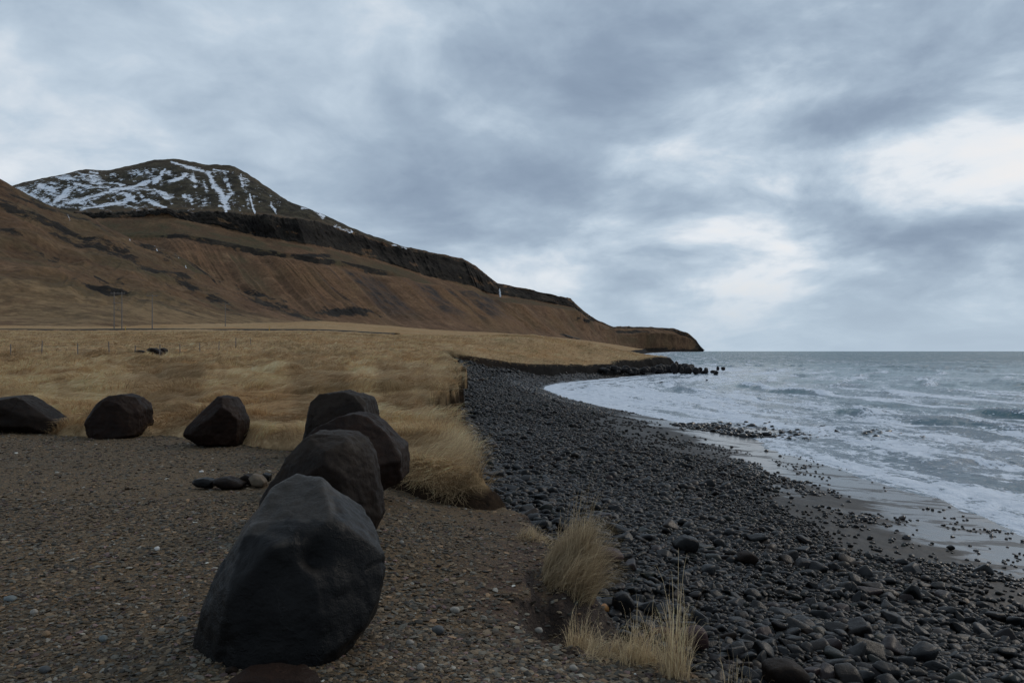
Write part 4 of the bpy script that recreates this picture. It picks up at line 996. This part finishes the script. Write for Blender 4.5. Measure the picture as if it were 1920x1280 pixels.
def tuft(px, py, z, n, spread, L, h, label, seed, lean_a=-10, lean_sd=35, wid=.0045, tallf=.1, D=None, zoff=0, grad=0.0):
    rs = np.random.RandomState(seed)
    if D is None:
        X0, D0 = at(px, py, z)
    else: D0 = D; X0 = (px-960)/F*D
    a = rs.uniform(0, 2*math.pi, n); r = rs.rand(n)**.6
    X = spread[0]*r*np.cos(a); Y = spread[1]*r*np.sin(a)
    zz = z_gravel(X0+X, D0+Y); z0 = float(z_gravel(np.array([X0]), np.array([D0]))[0])
    an = np.radians(rs.normal(lean_a, lean_sd, n))+.9*fbm((X0+X)*4, (D0+Y)*4, o=2, s=seed); lean = np.stack([np.cos(an), np.sin(an)], -1)
    Ll = L*rs.uniform(.2, 1.0, n); hh = h*(.25+.75*rs.rand(n)**1.6)*(.75+.6*ss(-.4, .4, fbm((X0+X)*6, (D0+Y)*4, o=2, s=seed+4)))
    hh = hh*(1+grad*X/spread[0]); Ll = Ll*(1+.3*grad*X/spread[0]); tall = rs.rand(n) < tallf; hh = np.where(tall, hh*1.7, hh)
    c = straw(X0+X, D0+Y, rs); c = np.clip((c*.5+c.mean(1)[:, None]*np.array([.92, .76, .50])*.75)*1.25, 0, .75)
    V, Fq, C = blades(np.stack([X, Y, zz-z0-.03+zoff], -1), Ll, lean, hh, wid*rs.uniform(.5, 1.2, n), c, 5, rs=rs)
    o = mesh_np('grass_tuft', V, Fq, MB, cols={'Col': C}); o.location = (X0, D0, z0)
    tag(o, label, 'grass tuft', 'dry grass tufts on the edge of the gravel bank'); return o
tuft(1066, 1075, 0, 5200, (.24, .40), .34, .34, 'large dense blonde tuft of grass bent over the bank edge', 701, 12, 28, .0045, .05, D=7.25, zoff=.04, grad=.55)
tuft(1000, 975, 0, 500, (.20, .2), .16, .12, 'low straw tuft just behind the large blonde one', 702, 20, 60, .005, .03, D=8.6)
tuft(1090, 1190, 0, 560, (.12, .14), .16, .27, 'thin upright tuft at the left end of the front row of grass', 703, 20, 100, .0042, .12, D=5.75)
tuft(1150, 1225, 0, 600, (.2, .10), .20, .12, 'short sprawling tuft between the upright ones', 704, 10, 60, .0042, .10, D=5.42)
tuft(1195, 1245, 0, 480, (.13, .12), .18, .24, 'sparse tuft leaning right in the middle of the front row', 705, 0, 80, .0040, .16, D=5.22)
tuft(1265, 1290, 0, 300, (.09, .14), .20, .36, 'tallest thin yellow tuft near the bottom edge', 706, 10, 110, .0042, .16, D=4.98)
tuft(1395, 1330, 0, 60, (.12, .10), .12, .34, 'few single straws at the right end of the front row', 707, 30, 120, .003, .2, D=4.45)
tuft(1175, 1262, 0, 900, (.30, .14), .18, .08, 'matted low grass at the foot of the front tufts', 708, 10, 90, .0035, .03, D=5.3)

# ------------------------------------------------------------------ power poles, fence, markers
mwood = m_simple('weathered_wood', (.16, .14, .125), .85, .3, 6); mgl = m_simple('insulator_glass', (.05, .055, .06), .3, .1, 5); mwire = m_simple('wire', (.05, .05, .05), .5, .1, 5)
def tube(p0, p1, r0, r1=None, n=8):
    p0 = np.array(p0, float); p1 = np.array(p1, float); r1 = r0 if r1 is None else r1
    d = p1-p0; d /= np.linalg.norm(d); a = np.cross(d, [0, 0, 1.] if abs(d[2]) < .9 else [1., 0, 0]); a /= np.linalg.norm(a); b = np.cross(d, a)
    th = np.linspace(0, 2*math.pi, n+1)[:-1]
    ring = lambda p, r: p+r*(np.cos(th)[:, None]*a+np.sin(th)[:, None]*b)
    V = np.vstack([ring(p0, r0), ring(p1, r1), [p0], [p1]])
    Fc = [[i, (i+1) % n, n+(i+1) % n, n+i] for i in range(n)]+[[2*n, (i+1) % n, i, i] for i in range(n)]+[[2*n+1, n+i, n+(i+1) % n, n+(i+1) % n] for i in range(n)]
    return V, Fc
def build(name, pieces, mat, parent=None, loc=None):
    import bmesh
    bm = bmesh.new()
    for V, Fc in pieces:
        vs = [bm.verts.new(v) for v in V]
        for f in Fc:
            u = []
            for i in f:
                if i not in u: u.append(i)
            try: bm.faces.new([vs[i] for i in u])
            except ValueError: pass
    me = bpy.data.meshes.new(name); bm.to_mesh(me); bm.free(); me.materials.append(mat)
    o = bpy.data.objects.new(name, me); COL.objects.link(o)
    if parent: o.parent = parent
    if loc is not None: o.location = loc
    return o
def empty(name, loc, label, cat, group=None):
    o = bpy.data.objects.new(name, None); COL.objects.link(o); o.location = loc; return tag(o, label, cat, group)
def gz(X, Y): return float(z_grass(np.array([X]), np.array([Y]))[0])
PG = 'wooden power poles beside the road'
def pole_h():
    D = 222.; X1 = (214-960)/F*D; X2 = (228.5-960)/F*D; w = X2-X1; xm = (X1+X2)/2; z = min(gz(X1, D), gz(X2, D))-.1
    e = empty('power_pole', (xm, D, z), 'double legged wooden power pole with two crossarms, leftmost', 'power pole', PG)
    H = 10.2
    for s in (-1, 1): build('post', [tube((s*w/2, 0, 0), (s*w/2, 0, H), .15, .11)], mwood, e)
    build('crossarm', [tube((-w/2-.9, -.12, H-.4), (w/2+.9, -.12, H-.4), .09)], mwood, e)
    build('crossarm', [tube((-w/2-.3, -.12, H-3.0), (w/2+.3, -.12, H-3.0), .08)], mwood, e)
    build('brace', [tube((-w/2, .0, H-3.0), (w/2, .0, H-6.0), .04)], mwood, e)
    build('brace', [tube((w/2, .02, H-3.0), (-w/2, .02, H-6.0), .04)], mwood, e)
    for x in (-w/2-.8, 0, w/2+.8): build('insulator', [tube((x, -.12, H-.32), (x, -.12, H-.02), .07, .04)], mgl, e)
    return (xm, D, z+H-.1)
def pole_1(px, D, H, label, arm=True):
    X = (px-960)/F*D; z = gz(X, D)-.1
    e = empty('power_pole', (X, D, z), label, 'power pole', PG)
    build('post', [tube((0, 0, 0), (0, 0, H), .17, .11)], mwood, e)
    build('crossarm', [tube((-1.5, -.14, H-.35), (1.5, -.14, H-.35), .08)], mwood, e)
    for x in (-1.35, 0, 1.35): build('insulator', [tube((x, -.14, H-.28), (x, -.14, H+.02), .07, .04)], mgl, e)
    return (X, D, z+H-.1)
A = pole_h(); B = pole_1(285.5, 228., 9.4, 'single wooden power pole with a short crossarm, right of the double one'); C_ = pole_1(422.5, 300., 8.6, 'thin single power pole farther off in front of the hill foot')
# stones, road markers
my = m_simple('yellow_plastic', (.42, .26, .05), .6, .1, 5)
for i, (px, lb) in enumerate([(235, 'yellow road marker post beside the double power pole'), (505, 'yellow road marker post near the middle of the road')]):
    D = 209.; X = (px-960)/F*D; z = gz(X, D)
    e = empty('road_marker', (X, D, z), lb, 'road marker', 'yellow marker posts along the road')
    build('post', [tube((0, 0, 0), (0, 0, 1.25), .09, .08, 6)], my, e)
    build('reflector', [tube((-.0, -.1, 1.0), (0, -.13, 1.0), .06, .06, 6)], m_simple('reflector', (.5, .5, .45), .3, .05, 5), e)
# wire fence across the field
fp = [(20, 70.), (78, 70.), (146, 70.), (205, 71.), (253, 71.5), (299, 68.), (338, 76.), (375, 82.), (410, 90.), (442, 100.), (470, 110.)]
P3 = [((px-960)/F*D, D) for px, D in fp]
e = empty('wire_fence', (P3[4][0], P3[4][1], gz(*P3[4])), 'old wire fence of thin grey posts crossing the grass field', 'fence')
base = np.array([P3[4][0], P3[4][1], gz(*P3[4])]); tops = []
for i, (X, Y) in enumerate(P3):
    z = gz(X, Y)+.05; H = 1.15+.15*math.sin(i*2.3); r = .045
    dx = .06*math.sin(i*1.7)
    build('post', [tube(np.array([X, Y, z-.2])-base, np.array([X+dx, Y, z+H])-base, r, r*.9, 6)], mwood, e); tops.append((X+dx, Y, z, H))
for hgt in (.45, .8, 1.05):
    build('fence_wire', [tube(np.array([a[0], a[1], a[2]+hgt])-base, np.array([b[0], b[1], b[2]+hgt])-base, .006, .006, 4) for a, b in zip(tops[:-1], tops[1:])], mwire, e)
# thin waterfall down the far cliff
w0 = drape(938, 541); w1 = drape(938, 556); 
wx = w0[0]; wy = min(w0[1], w1[1])-6
mwf = m_simple('falling_water', (.62, .66, .7), .5, .1, .3)
rs = np.random.RandomState(3); pts = []
Hh = (HOR-541)*wy/F+EYE; Hl = (HOR-557)*wy/F+EYE
zz = np.linspace(Hh, Hl, 14); Vw = []
for i, z_ in enumerate(zz):
    t = i/13; xw = (936.5-960)/F*wy+2.2*t+.5*math.sin(i*1.3); ww = .9+1.6*math.sin(t*2.6); 
    for a in np.linspace(0, 2*math.pi, 9)[:-1]: Vw.append((xw+ww*math.cos(a), wy-3*t+.8*math.sin(a), z_))
Fw = [[i*8+j, i*8+(j+1) % 8, (i+1)*8+(j+1) % 8, (i+1)*8+j] for i in range(13) for j in range(8)]
tag(mesh_np('waterfall', Vw, Fw, mwf), 'thin white waterfall dropping over the far cliff edge', 'waterfall', kind='structure')

# ------------------------------------------------------------------ sky, light, camera
SUN_EL, SUN_AZ = math.radians(34), math.radians(55)   # azimuth measured from +Y towards +X
w = bpy.data.worlds.new('World'); SC.world = w; w.use_nodes = True
class WN(NT):
    def __init__(s, t): s.t = t; t.nodes.clear()
W = WN(w.node_tree)
sky = W.n('ShaderNodeTexSky', sky_type='NISHITA', sun_disc=False, sun_elevation=SUN_EL, sun_rotation=SUN_AZ)
d = W.n('ShaderNodeTexCoord').outputs['Generated']
sp = W.n('ShaderNodeSeparateXYZ', ins={0: d}); zc = W.math('MAXIMUM', sp.outputs[2], 0.0)
inv = W.math('DIVIDE', 1.0, W.math('ADD', zc, .26))
pl = W.n('ShaderNodeCombineXYZ', ins={0: W.math('MULTIPLY', sp.outputs[0], inv), 1: W.math('MULTIPLY', sp.outputs[1], inv), 2: 0.0}).outputs[0]
warp = W.vmath('ADD', pl, W.vmath('MULTIPLY', W.vmath('SUBTRACT', W.noise(pl, 1.1, 3, .5, 0, 'Color'), (.5, .5, .5)), (.7, .7, .7)))
big = W.noise(warp, .75, 4, .5); med = W.noise(warp, 1.9, 6, .56); fine = W.noise(W.vmath('MULTIPLY', warp, (1, .8, 1)), 6.0, 5, .55)
dens = W.math('ADD', W.math('MULTIPLY', W.math('SUBTRACT', big, .5), 1.0), W.math('MULTIPLY', W.math('SUBTRACT', med, .5), W.rng(sp.outputs[0], -.3, .3, .6, 1.1)))
dens = W.math('ADD', dens, W.math('MULTIPLY', W.math('SUBTRACT', fine, .5), .35))
puff = W.noise(W.vmath('MULTIPLY', d, (1, 1, 1.9)), 5.5, 7, .57, .25)
dens = W.math('ADD', dens, W.math('MULTIPLY', W.math('SUBTRACT', puff, .5), W.rng(sp.outputs[0], -.3, .35, .5, 1.25)))
def cloud_blob(px, py, rx, ry, amp):
    global dens
    v = np.array([(px-960)/F, 1.0, (HOR-py)/F]); L = np.linalg.norm(v); v /= L
    sx, sz = 1547/rx/L, 1547/ry/L
    wd = W.vmath('ADD', d, W.vmath('MULTIPLY', W.vmath('SUBTRACT', big_c, (.5, .5, .5)), (.16, .0, .10)))
    dv = W.vmath('MULTIPLY', W.vmath('SUBTRACT', wd, tuple(v)), (sx, sx*.6, sz))
    r = W.vmath('LENGTH', dv)
    g = W.math('POWER', 2.718, W.math('MULTIPLY', W.math('MULTIPLY', r, r), -1.0))
    dens = W.math('ADD', dens, W.math('MULTIPLY', g, amp))
big_c = W.noise(pl, 1.6, 4, .55, 0, 'Color')
BLOBS = [(1690, 330, 300, 170, -.12), (1480, 500, 330, 50, -.10), (1370, 200, 150, 110, -.13), (1860, 190, 170, 120, -.17), (120, 60, 500, 130, -.10), (150, 240, 260, 80, -.10), (520, 60, 200, 60, -.10),
         (800, 360, 330, 110, .20), (900, 110, 400, 90, .12), (1590, 235, 150, 36, .42), (1420, 60, 240, 70, .18), (1870, 50, 90, 70, .25), (1600, 440, 120, 34, .30), (1850, 410, 120, 36, .32), (1220, 400, 150, 60, .16), (1130, 560, 150, 40, -.14), (1800, 520, 200, 30, .12), (1740, 300, 120, 50, .13), (1120, 180, 120, 50, .14), (1130, 430, 60, 20, -.15), (1380, 540, 170, 18, -.22)]
for b_ in BLOBS: cloud_blob(*b_)
cc = W.ramp(W.rng(dens, -.55, .55, 0, 1, False), [(0, (.78, .765, .76)), (.22, (.66, .70, .745)), (.40, (.44, .525, .615)), (.56, (.32, .40, .495)), (.76, (.238, .305, .398)), (1, (.185, .243, .33))])
# pale band of distant air just above the horizon
hz = W.rng(sp.outputs[2], .0, .12, .75, 0)
cc = W.mix(hz, cc, (.40, .495, .59))
bg1 = W.n('ShaderNodeBackground', ins={'Color': sky.outputs[0], 'Strength': .06}).outputs[0]
bg2 = W.n('ShaderNodeBackground', ins={'Color': cc, 'Strength': 1.18}).outputs[0]
W.t.links.new(W.n('ShaderNodeMixShader', ins={0: W.rng(dens, -.7, -.3, .82, .97), 1: bg1, 2: bg2}).outputs[0], W.n('ShaderNodeOutputWorld').inputs[0])
sl = bpy.data.lights.new('sun', 'SUN'); sl.energy = .95; sl.angle = math.radians(20); sl.color = (1, .88, .74)
so = bpy.data.objects.new('sun', sl); COL.objects.link(so)
from mathutils import Vector
dv = Vector((math.sin(SUN_AZ)*math.cos(SUN_EL), math.cos(SUN_AZ)*math.cos(SUN_EL), math.sin(SUN_EL)))
so.rotation_euler = dv.to_track_quat('Z', 'Y').to_euler()
cam = bpy.data.cameras.new('camera'); co = bpy.data.objects.new('camera', cam); COL.objects.link(co)
co.location = (0, 0, EYE); co.rotation_euler = (math.radians(90), 0, 0)
cam.sensor_width = 36; cam.lens = F*36/1920; cam.shift_y = (HOR-640)/1920; cam.clip_end = 200000; cam.clip_start = .05
SC.camera = co
SC.view_settings.view_transform = 'Standard'; SC.view_settings.look = 'None'; SC.view_settings.gamma = 1; SC.view_settings.exposure = 0
SC.cycles.max_bounces = 5; SC.cycles.use_denoising = True
